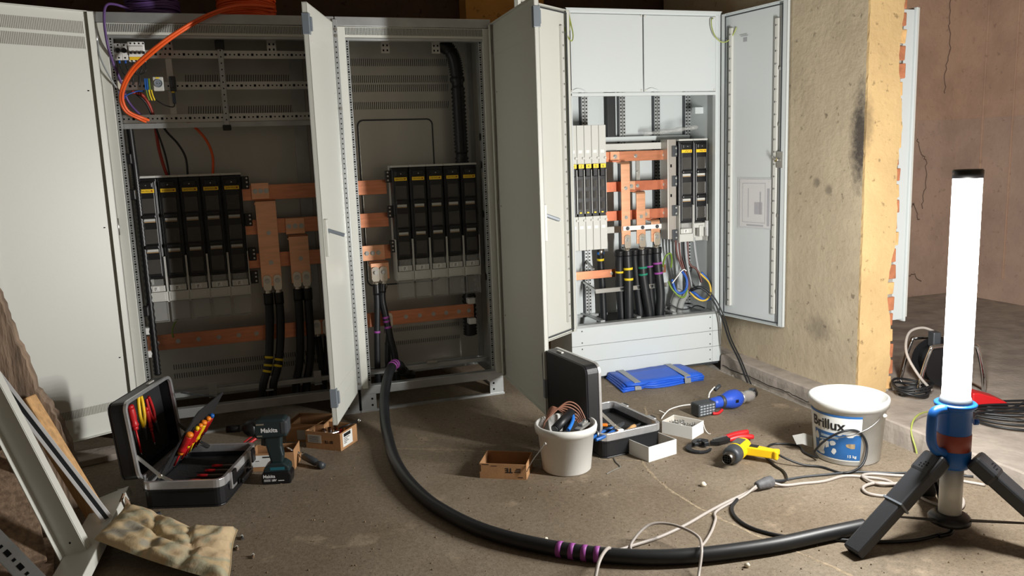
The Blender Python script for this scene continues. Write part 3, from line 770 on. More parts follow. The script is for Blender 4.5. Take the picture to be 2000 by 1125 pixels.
for i in range(4):
    x = -1.763+i*.0182
    MB().box(x, x+.010, .030, .043, 1.868, 1.880).build('toggle', BLACK, t, bevel=.002)
    b = MB(); b.cyl((x+.005,.0502,1.838),(x+.005,.0465,1.838),.0035,n=8).cyl((x+.005,.0502,1.918),(x+.005,.0492,1.918),.004,n=8); b.build('terminal_hole', HOLE, t)
    MB().tube([(x+.005,.06,1.836),(x+.006,.055,1.80),(x-.004,.055,1.785),(-1.735,.06,1.77),(-1.742,.06,1.72)], .0026, 6).build('wire', BLACKM, t)
t = thing('terminal_block', 'small beige and blue terminal block at left end of second rail', 'terminal', (-1.812,.055,1.69))
MB().box(-1.832,-1.806,.05,.078,1.70,1.752).build('body', BEIGE, t, bevel=.002); MB().box(-1.832,-1.808,.045,.078,1.665,1.70).build('blue_terminal', BLUE, t, bevel=.003)
MB().tube([(-1.815,.05,1.67),(-1.79,.05,1.685),(-1.75,.06,1.70),(-1.72,.06,1.70)], .003, 6).build('blue_wire', BLUE, t)
t = thing('terminal_row', 'row of blue and green-yellow terminals beside the socket', 'terminal', (-1.69,.055,1.69))
for i in range(3):
    MB().box(-1.716+i*.009,-1.709+i*.009,.048,.078,1.70-.01*(i%2),1.758).build('terminal', [BLUEP, BLUEP, GNYE][i], t, bevel=.0015)
for i in range(3): MB().tube([(-1.711+i*.011,.05,1.705),(-1.709+i*.012,.045,1.68),(-1.702+i*.012,.045,1.655)], .0038, 6).build('yellow_green_wire', [GNYE, YTAPE, YTAPE][i], t)
t = thing('power_socket', 'square grey rail socket outlet with round recess', 'socket', (-1.655,.06,1.70))
sb = MB().box(-1.678,-1.632,.05,.078,1.70,1.765).build('body', LGREY, t, bevel=.003)
b = MB(); b.lathe([(.0195,0),(.0195,.003),(.0165,.003),(.0150,-.006),(0,-.006)], 20); b.v = [(-1.655+p[0], .0485-p[2]*.8, 1.735+p[1]) for p in b.v]; b.build('recess_ring', MGREY, sb)
b = MB()
for dx in (-.006,.006): b.cyl((-1.655+dx,.0485,1.735),(-1.655+dx,.052,1.735),.0022,n=8)
b.build('pin_hole', HOLE, sb)
MB().box(-1.665,-1.648,.0492,.0502,1.757,1.763).build('yellow_tag', YTAPE, sb)
t = thing('rail_relay', 'dark grey slim relay clipped beside the socket', 'relay', (-1.59,.06,1.65))
MB().box(-1.606,-1.578,.045,.078,1.698,1.768).box(-1.602,-1.582,.038,.05,1.715,1.752).build('body', DGREY, t, bevel=.003)
MB().box(-1.600,-1.586,.05,.078,1.640,1.698).build('lower_half', mat('slate_plastic',(70,84,104),.45), t, bevel=.002); MB().box(-1.600,-1.587,.047,.0505,1.690,1.697).build('yellow_tag', YTAPE, t)
MB().tube([(-1.592,.06,1.645),(-1.60,.06,1.625),(-1.64,.06,1.635),(-1.68,.065,1.665)], .0028, 6).build('wire', BLACKM, t)

# --- loose cables in cabinet 1
def loose(name, lab, pts, r, m, n=8, sub=8, cat='cable', grp=None):
    o = MB().tube(pts, r, n, sub=sub).build(name, m); return tag(o, lab, cat, grp)
# coils on top
def coil(name, lab, c, R, r, turns, m, seed=1, cat='cable coil', squash=1):
    t = thing(name, lab, cat, c); rnd = random.Random(seed)
    b = MB()
    for k in range(turns):
        lay = k // 5; q = k % 5
        rad = R + (q-2)*r*1.9 + rnd.uniform(-.3,.3)*r; z = c[2] + r + lay*r*1.75
        ph = rnd.uniform(0, 6); tilt = rnd.uniform(-.02,.02)
        b.tube([(c[0]+rad*math.cos(a+ph), c[1]+squash*rad*math.sin(a+ph), z+.006*math.sin(a*2+ph)*(k>0)+.004*abs(math.sin(a))) for a in [2*PI*i/24 for i in range(24)]], r, 7, closed=True, sub=2)
    b.build('cable_turns', m, t); return t
coil('cable_coil', 'purple cable coil lying on top of leftmost cabinet', (-1.655,.20,HT), .10, .0055, 45, PURPLE, 2)
coil('cable_coil', 'orange cable coil lying on top of leftmost cabinet', (-1.22,.20,HT), .118, .0055, 50, ORANGE, 5)
loose('orange_cable', 'orange cable hanging from the orange coil into leftmost cabinet', [(-1.10,.10,2.085),(-1.20,.05,2.09),(-1.30,.0,2.075),(-1.42,-.05,2.02),(-1.55,-.07,1.94),(-1.67,-.06,1.85),(-1.76,-.03,1.77),(-1.81,.0,1.68),(-1.80,.03,1.61),(-1.74,.06,1.575),(-1.70,.11,1.56)], .0075, ORANGE, sub=10)
loose('orange_cable', 'second orange cable running beside the first into leftmost cabinet', [(-1.09,.085,2.10),(-1.20,.03,2.098),(-1.30,-.015,2.08),(-1.42,-.062,2.028),(-1.55,-.082,1.95),(-1.672,-.074,1.862),(-1.765,-.04,1.78),(-1.818,.0,1.685),(-1.812,.03,1.61),(-1.75,.062,1.568),(-1.71,.12,1.55)], .0065, ORANGE, sub=10)
loose('purple_cable', 'purple cable hanging from the purple coil down left post', [(-1.74,.10,2.075),(-1.80,.03,2.088),(-1.835,-.03,2.07),(-1.848,-.04,2.0),(-1.846,-.03,1.90),(-1.835,.01,1.82),(-1.815,.05,1.74),(-1.80,.09,1.66),(-1.76,.10,1.60),(-1.72,.12,1.565)], .006, PURPLE, sub=10)
loose('red_cable', 'dark red cable drooping behind the lowest rail onto fuse strips', [(-1.78,.09,1.70),(-1.73,.11,1.68),(-1.70,.13,1.60),(-1.695,.15,1.50),(-1.69,.16,1.42),(-1.675,.17,1.33),(-1.66,.18,1.28)], .008, REDW)
loose('black_cable', 'thin black cable beside the dark red one above fuse strips', [(-1.76,.10,1.69),(-1.72,.12,1.64),(-1.69,.14,1.52),(-1.665,.16,1.40),(-1.655,.17,1.28)], .005, BLACKM)
loose('grey_cable', 'thin black cable bowing to the right below the cross bar', [(-1.67,.13,1.56),(-1.645,.14,1.51),(-1.60,.15,1.45),(-1.572,.16,1.38),(-1.572,.17,1.28)], .0055, BLACKM)
loose('orange_cable', 'orange cable arching down behind the cross bar to third fuse strip', [(-1.56,.13,1.57),(-1.51,.14,1.525),(-1.465,.15,1.46),(-1.445,.16,1.38),(-1.455,.17,1.28)], .0065, ORANGE)

# ================================================================ CABINET 3 (light grey double-door distribution cabinet)
X3, X4, Y3, Y4 = .444, 1.440, .03, .38
c3 = thing('distribution_cabinet', 'right light grey distribution cabinet on three-board plinth with both doors open', 'cabinet', ((X3+X4)/2, .2, 0))
# plinth of three boards
for z0, z1 in ((.018,.1145), (.1165,.2145), (.2165,.322)):
    o = MB().box(X3-.01, X4+.006, Y3-.002, Y3+.018, z0, z1).build('plinth_board', POWDER3, c3, bevel=.0015)
    for x in (X3+.055, X4-.075):
        for z in (z0+.018, z1-.018): MB().cyl((x, Y3-.0035, z), (x, Y3-.001, z), .0042, n=10).build('plinth_screw', DGREY, o)
    MB().box(X4-.0595, X4-.058, Y3-.0024, Y3-.001, z0, z1).build('board_joint', MGREY, o)
MB().box(X3-.008, X3+.012, Y3+.018, Y4, .018, .322).box(X4-.012, X4+.004, Y3+.018, Y4, .018, .322).box(X3, X4, Y4-.02, Y4, .018, .322).build('plinth_frame', POWDER3, c3)
MB().box(X3, X4, Y3+.02, Y4, 0, .018).build('plinth_base', DGREY, c3)
# shell
MB().box(X3, X4, Y4-.004, Y4, .325, 2.125).build('back_panel', POWDER3, c3)
MB().box(X3, X3+.018, Y3, Y4, .325, 2.125).build('side_wall', POWDER3, c3, bevel=.002)
MB().box(X4-.018, X4, Y3, Y4, .325, 2.125).build('side_wall', POWDER3, c3, bevel=.002)
MB().box(X3, X4, Y3-.004, Y4, 2.107, 2.127).build('roof', POWDER3, c3, bevel=.002)
MB().box(X3, X4, Y3, Y3+.05, .322, .338).box(X3+.018, X3+.05, Y3+.05, Y4, .322, .335).box(X4-.05, X4-.018, Y3+.05, Y4, .322, .335).box(X3, X4, Y4-.05, Y4, .322, .335).build('floor_frame', GALV, c3)
for x in (.66, .90, 1.145):
    o = MB().box(x-.014, x+.014, Y3+.05, Y4-.03, .334, .345).build('floor_bar', GALV, c3)
    b = MB()
    for k in range(9): b.box(x-.004, x+.004, Y3+.075+k*.028, Y3+.084+k*.028, .3448, .3454)
    stuff(b.build('rail_hole', HOLE, o))
for x0, x1 in ((X3+.018, X3+.030), (X4-.040, X4-.018)):
    MB().box(x0, x1, Y3+.002, Y3+.035, .335, 2.107).build('front_post', POWDER3, c3, bevel=.002)
MB().box(X3-.0005, X3+.004, Y3-.004, Y3, .33, 2.12).build('door_seal', DGREY, c3)
MB().box(X4-.004, X4+.0005, Y3-.004, Y3, .33, 2.12).build('door_seal', DGREY, c3)
# two cover plates at the top
for x0, x1 in ((.464, .9185), (.9255, 1.400)):
    o = MB().box(x0, x1, Y3+.002, Y3+.016, 1.672, 2.098).build('cover_plate', POWDER3, c3, bevel=.003)
    for x, z in ((x0+.006, 2.092), (x1-.010, 2.092), (x0+.010, 1.68), (x1-.010, 1.68)):
        MB().cyl((x, Y3+.003, z), (x, Y3-.002, z), .006, n=10).build('corner_fixing', LGREY, o)
    MB().tube([(x0+.015,Y3+.001,1.682),(x0+.04,Y3-.002,1.692),(x0+.075,Y3-.002,1.684),(x0+.09,Y3+.001,1.678)], .0025, 6).build('finger_lip', POWDER3, o)
MB().box(.462, 1.402, Y3+.002, Y3+.030, 1.650, 1.669).build('cover_sill', POWDER3, c3, bevel=.003)
MB().box(.462, 1.402, Y3+.004, Y3+.02, 2.100, 2.107).build('cover_header', POWDER3, c3)
# perforated uprights at the back
for x in (.672, .925, 1.166, 1.385):
    for dx in (0, .022):
        o = MB().box(x+dx, x+dx+.018, Y4-.028, Y4-.006, .34, 2.09).build('perforated_upright', GALV, c3)
        b = MB(); holes_z(b, x+dx+.009, Y4-.0284, .36, 2.08, .021, .0085); stuff(b.build('rail_hole', HOLE, o))
    MB().box(x-.008, x-.001, Y4-.03, Y4-.006, .34, 2.09).build('upright_flange', DGREY, c3)
MB().box(.83, .89, Y4-.05, Y4-.03, 1.40, 2.08).build('cable_riser', BLACKM, c3, bevel=.008)
MB().box(.70, 1.40, Y4-.06, Y4-.03, 1.398, 1.428).build('cross_rail', POWDER3, c3, bevel=.003)
MB().box(.60, 1.20, .24, .262, 1.345, 1.385).build('bar_carrier', LGREY, c3, bevel=.002)
MB().box(.60, 1.20, .25, .27, .845, .885).build('bar_carrier', LGREY, c3, bevel=.002)
MB().box(X4-.075, X4-.018, .20, .24, 1.55, 1.59).build('side_bracket', POWDER3, c3, bevel=.002)
MB().box(X4-.075, X4-.018, .20, .215, .86, .91).build('side_bracket', POWDER3, c3, bevel=.002)
for x in (.985, 1.155):
    o = MB().box(x, x+.026, .258, .268, .885, 1.345).build('bar_support', ZINC, c3)
    for z in (1.21, 1.03): MB().cyl((x+.013,.257,z),(x+.013,.250,z),.011,n=6,smooth=False).build('support_nut', ZINC, o)
o = MB().box(.655, 1.145, .165, .170, .497, .521).box(.655, 1.145, .160, .172, .519, .522).box(.655, 1.145, .160, .172, .496, .499).build('cable_rail', ZINC, c3)
MB().bar((.665,.17,.51), (.66,.35,.54), .012, .012).build('rail_arm', ZINC, c3); MB().bar((1.13,.17,.51), (1.14,.35,.54), .012, .012).build('rail_arm', ZINC, c3)
MB().bar((.66,.20,.64), (.68,.35,.67), .012, .010).build('rail_arm', ZINC, c3)
# doors with perforated stiffeners
hl = heading((X3,.018), (.232,-.135)); hr = heading((X4,.018), (1.530,-.468))
dL, mkL = door(c3, (X3-.004, .015), hl, .492, .318, 2.106, False, vents=False, pm=POWDER, flat=True)
dR, mkR = door(c3, (X4+.006, .015), hr, .492, .318, 2.106, True, vents=False, pm=POWDER3, flat=True, handle_z=None)
for dd, mk, s, wd in ((dL, mkL, -1, .492), (dR, mkR, 1, .492)):
    for x in (.058, wd-.088):
        ya, yb = sorted((-s*.003, -s*.020)); o = mk().box(x, x+.022, ya, yb, .385, 2.02).build('door_stiffener', LGREY, dd, bevel=.002)
        b = mk(); z = .42
        while z < 2.0:
            yy = -s*.0204
            for xx, q in ((x+.007, .005), (x+.017, .003)):
                vs = [(xx-q/2,yy,z-q),(xx+q/2,yy,z-q),(xx+q/2,yy,z+q),(xx-q/2,yy,z+q)]
                b.add(vs, [(0,1,2,3) if s > 0 else (3,2,1,0)])
            z += .068
        stuff(b.build('stiffener_hole', HOLE, dd))
    sq = sorted((-s*.0205, -s*.024))
    mk().box(.030, .036, sq[0], sq[1], .335, 2.09).box(wd-.036, wd-.030, sq[0], sq[1], .335, 2.09).box(.03, wd-.03, sq[0], sq[1], .335, .342).box(.03, wd-.03, sq[0], sq[1], 2.083, 2.09).build('door_gasket', DGREY, dd)
# lock rods and latch on the right door
ya, yb = sorted((-.006, -.018))
for z0, z1 in ((.36, 1.20), (1.32, 2.07)): mkR().box(.452, .462, ya, yb, z0, z1).build('lock_rod', ZINC, dR)
for z in (.52, .95, 1.45, 1.75): mkR().box(.440, .472, -.021, -.003, z-.010, z+.010).build('rod_guide', ZINC, dR, bevel=.002)
mkR().box(.434, .478, -.026, -.003, 1.215, 1.305).build('latch', ZINC, dR, bevel=.003)
MBc = mkR(); MBc.cyl((.448,-.026,1.26),(.448,-.045,1.26),.012,n=12); MBc.cyl((.448,-.045,1.26),(.43,-.05,1.28),.005,n=8); MBc.build('latch_cam', CHROME, dR)
# document pocket and its sheet
dp = mkR().box(.135, .395, -.012, -.009, .865, 1.160).build('document_pocket', mat('pocket_film', (216,216,220), .2, alpha=.22), dR, bevel=.001)
mkR().box(.145, .385, -.008, -.0045, .875, 1.150).build('document_sheet', PAPER, dp)
GPR = mat('grey_print', (150,152,156), .6)
for (x0,x1,z0,z1) in ((.165,.168,.90,1.13),(.34,.343,.90,1.13),(.165,.343,1.127,1.13),(.165,.343,.90,.903),(.21,.215,.93,1.10),(.26,.32,.95,1.02),(.30,.31,.95,1.08),(.355,.375,.885,1.10),(.20,.33,.88,.89)):
    mkR().box(x0, x1, -.0086, -.0081, z0, z1).build('drawing_line', GPR, dp)
mkR().box(.145, .20, -.0126, -.0121, 1.96, 1.965).build('rating_plate_line', GPR, dR); mkR().box(.155, .185, -.0034, -.0031, 1.93, 1.955).build('rating_plate', GPR, dR)
# earthing leads of the doors
def yg(parent, pts, nm='earth_lead'):
    o = MB().tube(pts, .0034, 6, sub=8).build(nm, mat('earth_green', (150,160,80), .45), parent); return o
yg(c3, [(.462,.024,2.09),(.470,.012,2.03),(.474,0,1.98),(.462,-.015,1.945),(.445,-.02,1.95),(.43,-.005,1.99),(.425,.0,2.02)])
yg(c3, [(.458,.022,2.085),(.462,.012,2.04),(.455,.005,2.0)])
yg(c3, [(1.375,.024,2.085),(1.355,.01,2.075),(1.352,0,2.03),(1.37,-.012,1.975),(1.41,-.02,1.945),(1.44,-.045,1.955),(1.452,-.075,1.99),(1.458,-.09,2.02)])

# --- five slim fuse rails
def slim(x, i):
    t = thing('slim_fuse_switch', '%s slim fuse switch from the left with number %d label in right cabinet' % (ORD[i], i+2), 'fuse switch', (x+.023,.15,.768), group='slim fuse switches in the right cabinet')
    w_ = .0458
    MB().box(x+.0006, x+w_-.0006, .12, .20, 1.272, 1.494).build('upper_cover', LGREY, t, bevel=.002)
    MB().box(x+.0006, x+w_-.0006, .12, .20, .768, .968).build('lower_cover', LGREY, t, bevel=.002)
    MB().box(x+.003, x+w_-.003, .128, .20, .968, 1.272).build('body', BLACK, t, bevel=.002)
    MB().box(x+.004, x+w_-.012, .112, .128, 1.20, 1.262).build('top_grip', BLACK, t, bevel=.004)
    for z in (1.16, 1.095, 1.03): MB().box(x+.008, x+w_-.016, .118, .128, z-.022, z+.022).build('fuse_window', CLEAR, t, bevel=.003)
    MB().box(x+w_-.006, x+w_-.003, .116, .13, .985, 1.24).build('side_rod', ZINC, t)
    o = MB().box(x+.004, x+w_-.008, .1095, .1115, 1.248, 1.272).build('number_label', YTAPE, t)
    text('label_digit', str(i+2), .020, INK, o, (x+.020-ORG[t].x, .1092-ORG[t].y, 1.2525-ORG[t].z), (PI/2,0,0), align='CENTER', ext=.0002)
    MB().box(x+.010, x+w_-.014, .1195, .1205, 1.335, 1.352).build('blank_label', WHITEP, t)
    MB().box(x+.010, x+w_-.014, .1195, .1205, .895, .912).build('blank_label', WHITEP, t)
    MB().box(x+.010, x+w_-.022, .1215, .1225 if False else .128, .986, .994).build('yellow_mark', YTAPE, t)
    for z in (1.305, .945):
        b = MB(); b.cyl((x+w_-.008,.1205,z),(x+w_-.008,.112,z),.007,n=12); b.build('cover_knob', LGREY, t)
for i in range(5): slim(.487+i*.0465, i)

# --- two black fuse strips on the right
for i, x in enumerate((1.2625, 1.3635)):
    src = fs0; r = src.copy(); C.objects.link(r); r.location = (x, .14, 1.398); r['group'] = 'fuse switch strips in the right cabinet'
    r['label'] = ['left black fuse switch strip in right cabinet with closed grey bottom cover', 'right black fuse switch strip in right cabinet with its bottom cover swung open'][i]
    for ch in src.children:
        b0 = ch.name.split('.')[0]
        if b0 in ('lower_shroud', 'shroud_rim') or (i == 1 and b0 in ('front_cover','terminal_cover','shutter','data_tag')): continue
        c = ch.copy(); C.objects.link(c); c.parent = r
        for g in ch.children:
            if g.name.startswith('label_print'): continue
            d = g.copy(); C.objects.link(d); d.parent = c
        if b0 == 'name_label':
            mk_ = MB().tube([(-.012,-.0108,-.076),(-.002,-.0108,-.070),(.004,-.0108,-.076),(.014,-.0108,-.069)], .0012, 5); ORG[c] = Vector((0,0,0)); mk_.build('pen_mark', INK, c)
    if i == 1:
        ORG[r] = Vector((0,0,0))
        MB().box(-.045, .045, .0, .03, -.545, -.515).box(-.01, .02, -.01, .03, -.60, -.53).build('open_linkage', LGREY, r, bevel=.004)
        MB().box(.030, .044, -.03, .0, -.60, -.50).build('swung_cover', CLEARL, r, bevel=.004)
o = MB().box(1.148, 1.208, .16, .25, .79, 1.40).build('strip_carrier', mat('carrier_steel', (170,164,156), .4, .6), c3, bevel=.003)
for z in (1.33, 1.15, .97, .82):
    q = MB().box(1.176, 1.209, .150, .17, z-.035, z+.03).build('side_terminal', DGREY, o, bevel=.002)
    for dz in (-.02, .015): MB().cyl((1.198,.150,z+dz),(1.198,.145,z+dz),.006,n=8).build('terminal_screw', ZINC, q)
for z in (1.24, 1.06): MB().box(1.166, 1.176, .1585, .1605, z-.009, z+.009).build('carrier_hole', HOLE, o)

# --- copper of cabinet 3
for z, w_, xb in ((1.308, 'top', (.81,.96,1.155)), (1.128, 'middle', (.97,1.155)), (.953, 'lowest', (1.155,))):
    busbar('busbar', '%s short copper busbar of the three in right cabinet' % w_, .735, 1.18, z, h=.06, y=.215, holes=[x for x in xb], grp='phase busbars of the right cabinet', m=COPPERD if w_ != 'top' else COPPERM)
busbar('earth_bar', 'low copper earth bar with two bolts in right cabinet', .50, 1.175, .600, h=.050, y=.235, holes=[.80,.985,1.15])
def tail3(lab, x0, x1, ztop, zbot, zb, hx):
    t = thing('busbar_tail', lab, 'busbar', ((x0+x1)/2, .17, zbot), group='copper drop tails')
    MB().box(hx[0], hx[1], .200, .213, zb-.031, zb+.031).build('clamp_plate', COPPER, t, bevel=.0012)
    b = MB(); bolt(b, ((hx[0]+hx[1])/2, .200, zb), .009, .006); b.build('bolt', ZINC, t)
    pf = [(.208, ztop), (.160, ztop), (.151, ztop-.006), (.148, ztop-.016), (.148, zbot), (.158, zbot), (.158, ztop-.012), (.208, ztop-.010)]
    MB().prism(pf, 'x', x0, x1).build('strap', COPPER, t, bevel=.001)
    MB().box(hx[0]-.004, x0+.01, .168, .21, ztop-.002, ztop+.006).build('fold', COPPERD, t)
    for z in [q for q in (1.12, .945) if q < ztop-.05]: b = MB(); bolt(b, ((x0+x1)/2, .148, z), .008, .005); b.build('bolt', ZINC, t)
    b = MB(); bolt(b, ((x0+x1)/2+.004, .138, .879), .008, .004); b.build('bolt', DGREY, t)
    return t
tail3('tallest copper tail in right cabinet hanging from top busbar', .828, .886, 1.278, .783, 1.308, (.785,.845))
tail3('middle copper tail in right cabinet hanging from second busbar', .929, .987, 1.098, .780, 1.128, (.892,.948))
tail3('shortest copper tail in right cabinet hanging from lowest busbar', 1.028, 1.086, .922, .785, .953, (.985,1.045))
tag(MB().box(.832, 1.092, .139, .147, .866, .893).build('insulating_bar', WHITEP, bevel=.001), 'white insulating bar across three copper tails in right cabinet', 'bar')
tp = [(.862,.146,.81), (.962,.146,.81), (1.062,.146,.815)]
heavy('front black cable with yellow tape under tallest tail in right cabinet', tp[0], [(.862,.15,.745),(.864,.15,.68),(.868,.148,.58),(.866,.145,.46),(.866,.145,.34),(.866,.15,.20)], r=.0275, bands=[(.30,.014,YTAPE),(.42,.014,YTAPE)])
heavy('front black cable with green tape under middle tail in right cabinet', tp[1], [(.962,.15,.745),(.962,.15,.68),(.968,.148,.58),(.985,.145,.46),(1.005,.145,.34),(1.01,.15,.20)], r=.0275, bands=[(.30,.012,GTAPE),(.38,.012,GTAPE)])
heavy('front black cable with purple tape under shortest tail in right cabinet', tp[2], [(1.062,.15,.75),(1.064,.15,.68),(1.074,.148,.58),(1.084,.145,.46),(1.080,.145,.34),(1.075,.15,.20)], r=.0275, bands=[(.26,.012,VIOLET),(.38,.012,VIOLET)])
heavy('rear black cable behind the yellow-taped one in right cabinet', (.822,.166,.80), [(.822,.172,.745),(.824,.18,.68),(.826,.185,.58),(.832,.19,.46),(.838,.19,.34),(.84,.19,.20)], lug=False, r=.026, bands=[(.34,.012,YTAPE)])
heavy('rear black cable behind the green-taped one in right cabinet', (.922,.166,.80), [(.922,.172,.745),(.926,.18,.68),(.938,.185,.58),(.952,.19,.46),(.965,.19,.34),(.965,.19,.20)], lug=False, r=.026)
heavy('rear black cable behind the purple-taped one in right cabinet', (1.022,.166,.80), [(1.022,.172,.745),(1.024,.18,.68),(1.032,.185,.58),(1.040,.19,.46),(1.05,.19,.34),(1.05,.19,.20)], lug=False, r=.026, bands=[(.30,.010,VIOLET)])
heavy('black cable with blue and yellow tape behind slim switches in right cabinet', (.755,.29,.80), [(.755,.30,.75),(.758,.31,.66),(.765,.31,.55),(.77,.31,.42),(.77,.30,.22)], r=.022, bands=[(.12,.016,BTAPE),(.20,.014,YTAPE)], boot=False)

# --- small wires in the right bottom corner of cabinet 3
WG = 'loose wires in the right cabinet'
loose('brown_wire', 'leftmost brown wire dropping from right fuse strips', [(1.20,.16,.79),(1.205,.15,.70),(1.225,.13,.62),(1.245,.11,.54),(1.255,.10,.475)], .0065, BROWN, grp=WG, cat='wire')
loose('brown_wire', 'brown wire next to the leftmost one below right fuse strips', [(1.225,.16,.79),(1.225,.15,.70),(1.24,.13,.61),(1.258,.11,.53),(1.262,.10,.47)], .0065, BROWN, grp=WG, cat='wire')
loose('black_wire', 'black wire dropping from right fuse strips into the tied bundle', [(1.245,.16,.79),(1.245,.15,.68),(1.258,.13,.60),(1.27,.11,.52),(1.268,.10,.47)], .0065, BLACKM, grp=WG, cat='wire')
loose('grey_wire', 'thick grey wire hanging straight below the left fuse strip', [(1.268,.16,.79),(1.27,.15,.68),(1.28,.14,.58),(1.285,.12,.50),(1.272,.10,.46)], .009, GREYW, grp=WG, cat='wire')
loose('grey_wire', 'pale grey wire curving under right fuse strip to the corner', [(1.335,.17,.79),(1.34,.16,.70),(1.352,.15,.60),(1.362,.14,.52),(1.345,.13,.47)], .009, GREYW, grp=WG, cat='wire')
loose('brown_wire', 'brown wire arching over to the right corner loop', [(1.29,.17,.79),(1.29,.16,.66),(1.305,.15,.615),(1.33,.14,.60),(1.352,.13,.56),(1.362,.12,.51)], .0065, BROWN, grp=WG, cat='wire')
loose('black_wire', 'black wire arching over to the right corner loop', [(1.30,.19,.79),(1.30,.18,.66),(1.318,.17,.60),(1.30,.16,.55),(1.315,.15,.50),(1.34,.14,.47)], .006, BLACKM, grp=WG, cat='wire')
loose('blue_wire', 'blue wire loop in the right bottom corner', [(1.262,.09,.47),(1.285,.06,.45),(1.32,.05,.42),(1.37,.06,.41),(1.41,.08,.43),(1.415,.10,.48),(1.40,.12,.53),(1.37,.14,.57)], .0085, BLUE, grp=WG, cat='wire')
loose('yellow_wire', 'yellow and green wire loop in the right bottom corner', [(1.258,.09,.465),(1.28,.06,.43),(1.32,.045,.41),(1.365,.05,.42),(1.395,.07,.46),(1.395,.09,.51),(1.37,.12,.55),(1.345,.14,.575)], .006, mat('yellow_wire', (214,180,70), .45), grp=WG, cat='wire')
loose('blue_wire', 'blue wire loop beside the purple-taped cable', [(1.215,.12,.60),(1.235,.09,.55),(1.228,.08,.49),(1.19,.07,.465),(1.155,.08,.48),(1.14,.10,.55)], .0085, BLUE, grp=WG, cat='wire')
loose('green_wire', 'green-yellow wire loop beside the purple-taped cable', [(1.235,.11,.55),(1.238,.085,.50),(1.205,.06,.445),(1.165,.06,.45),(1.125,.08,.50),(1.115,.10,.54)], .006, GNYE, grp=WG, cat='wire')
loose('green_wire', 'green-yellow wire hoop above the earth bar end', [(1.135,.20,.62),(1.13,.18,.66),(1.145,.17,.695),(1.17,.17,.70),(1.185,.18,.66),(1.185,.19,.61)], .006, GNYE, grp=WG, cat='wire')
loose('cable_tie', 'white cable tie lashed round the small wire bundle', [(1.13,.08,.53),(1.17,.09,.565),(1.205,.10,.595),(1.225,.10,.605),(1.24,.10,.595)], .0035, WHITEP, cat='cable tie')
for i, (x, lab) in enumerate(((1.175,'left'),(1.225,'right'))):
    loose('grey_cable', '%s of two thick grey cables rising through floor of right cabinet' % lab, [(x,.16,.20),(x,.16,.30),(x+.005,.15,.38),(x+.015+.012*i,.13,.44),(x+.03+.01*i,.12,.48)], .021, mat('grey_sheath',(150,152,150),.45), n=12, cat='cable')
loose('black_cable', 'thin black cable leaving right cabinet over the plinth to the floor gap', [(1.262,.08,.47),(1.285,.04,.49),(1.315,.02,.482),(1.35,.0,.44),(1.385,-.02,.37),(1.40,-.06,.29),(1.39,-.14,.19),(1.385,-.25,.09),(1.375,-.33,.01),(1.37,-.37,-.03)], .0055, BLACKM, sub=10)
loose('black_cable', 'second thin black cable lying along the first over the plinth', [(1.262,.085,.478),(1.285,.045,.502),(1.318,.018,.494),(1.357,-.004,.452),(1.394,-.028,.38),(1.409,-.07,.298),(1.398,-.15,.197),(1.392,-.26,.096),(1.385,-.34,.012),(1.383,-.38,-.03)], .0045, BLACKM, sub=10)
loose('black_cable', 'thin black cable slack across floor of right cabinet', [(1.12,.10,.40),(1.18,.08,.365),(1.24,.07,.362),(1.30,.08,.375),(1.37,.10,.35)], .0045, BLACKM)

# loose roll of clear wrap lying on the carrier
t = thing('plastic_wrap', 'crumpled clear plastic wrap lying above fuse strips in right cabinet', 'plastic wrap', (1.22,.20,1.428))
MB().tube([(1.06,.30,1.442),(1.14,.26,1.445),(1.22,.22,1.452),(1.30,.20,1.462),(1.37,.18,1.470)], .015, 8, rr=lambda q: .013+.004*math.sin(q*23)).build('wrap', CLEARL, t)

# ================================================================ THINGS ON THE FLOOR
def ring(b, outer, inner, z0, z1, smooth=False):
    n = len(outer); vs = [(x,y,z0) for x,y in outer]+[(x,y,z1) for x,y in outer]+[(x,y,z0) for x,y in inner]+[(x,y,z1) for x,y in inner]
    fs = []
    for i in range(n):
        j = (i+1) % n
        fs += [(i,j,n+j,n+i), (2*n+j,2*n+i,3*n+i,3*n+j), (n+i,n+j,3*n+j,3*n+i), (j,i,2*n+i,2*n+j)]
    b.add(vs, fs, smooth); return b
def tray(b, x0, x1, y0, y1, z0, z1, th, r):
    o = rrect(x0,x1,y0,y1,r); i = rrect(x0+th,x1-th,y0+th,y1-th,max(r-th,.004))
    ring(b, o, i, z0+th, z1); b.prism(o, 'z', z0, z0+th); return b
CASEB = mat('case_black_shell', (26,27,30), .42, bump=.06, bscale=260)
FOAM = mat('case_black_lining', (30,30,32), .9, bump=.3, bscale=120)

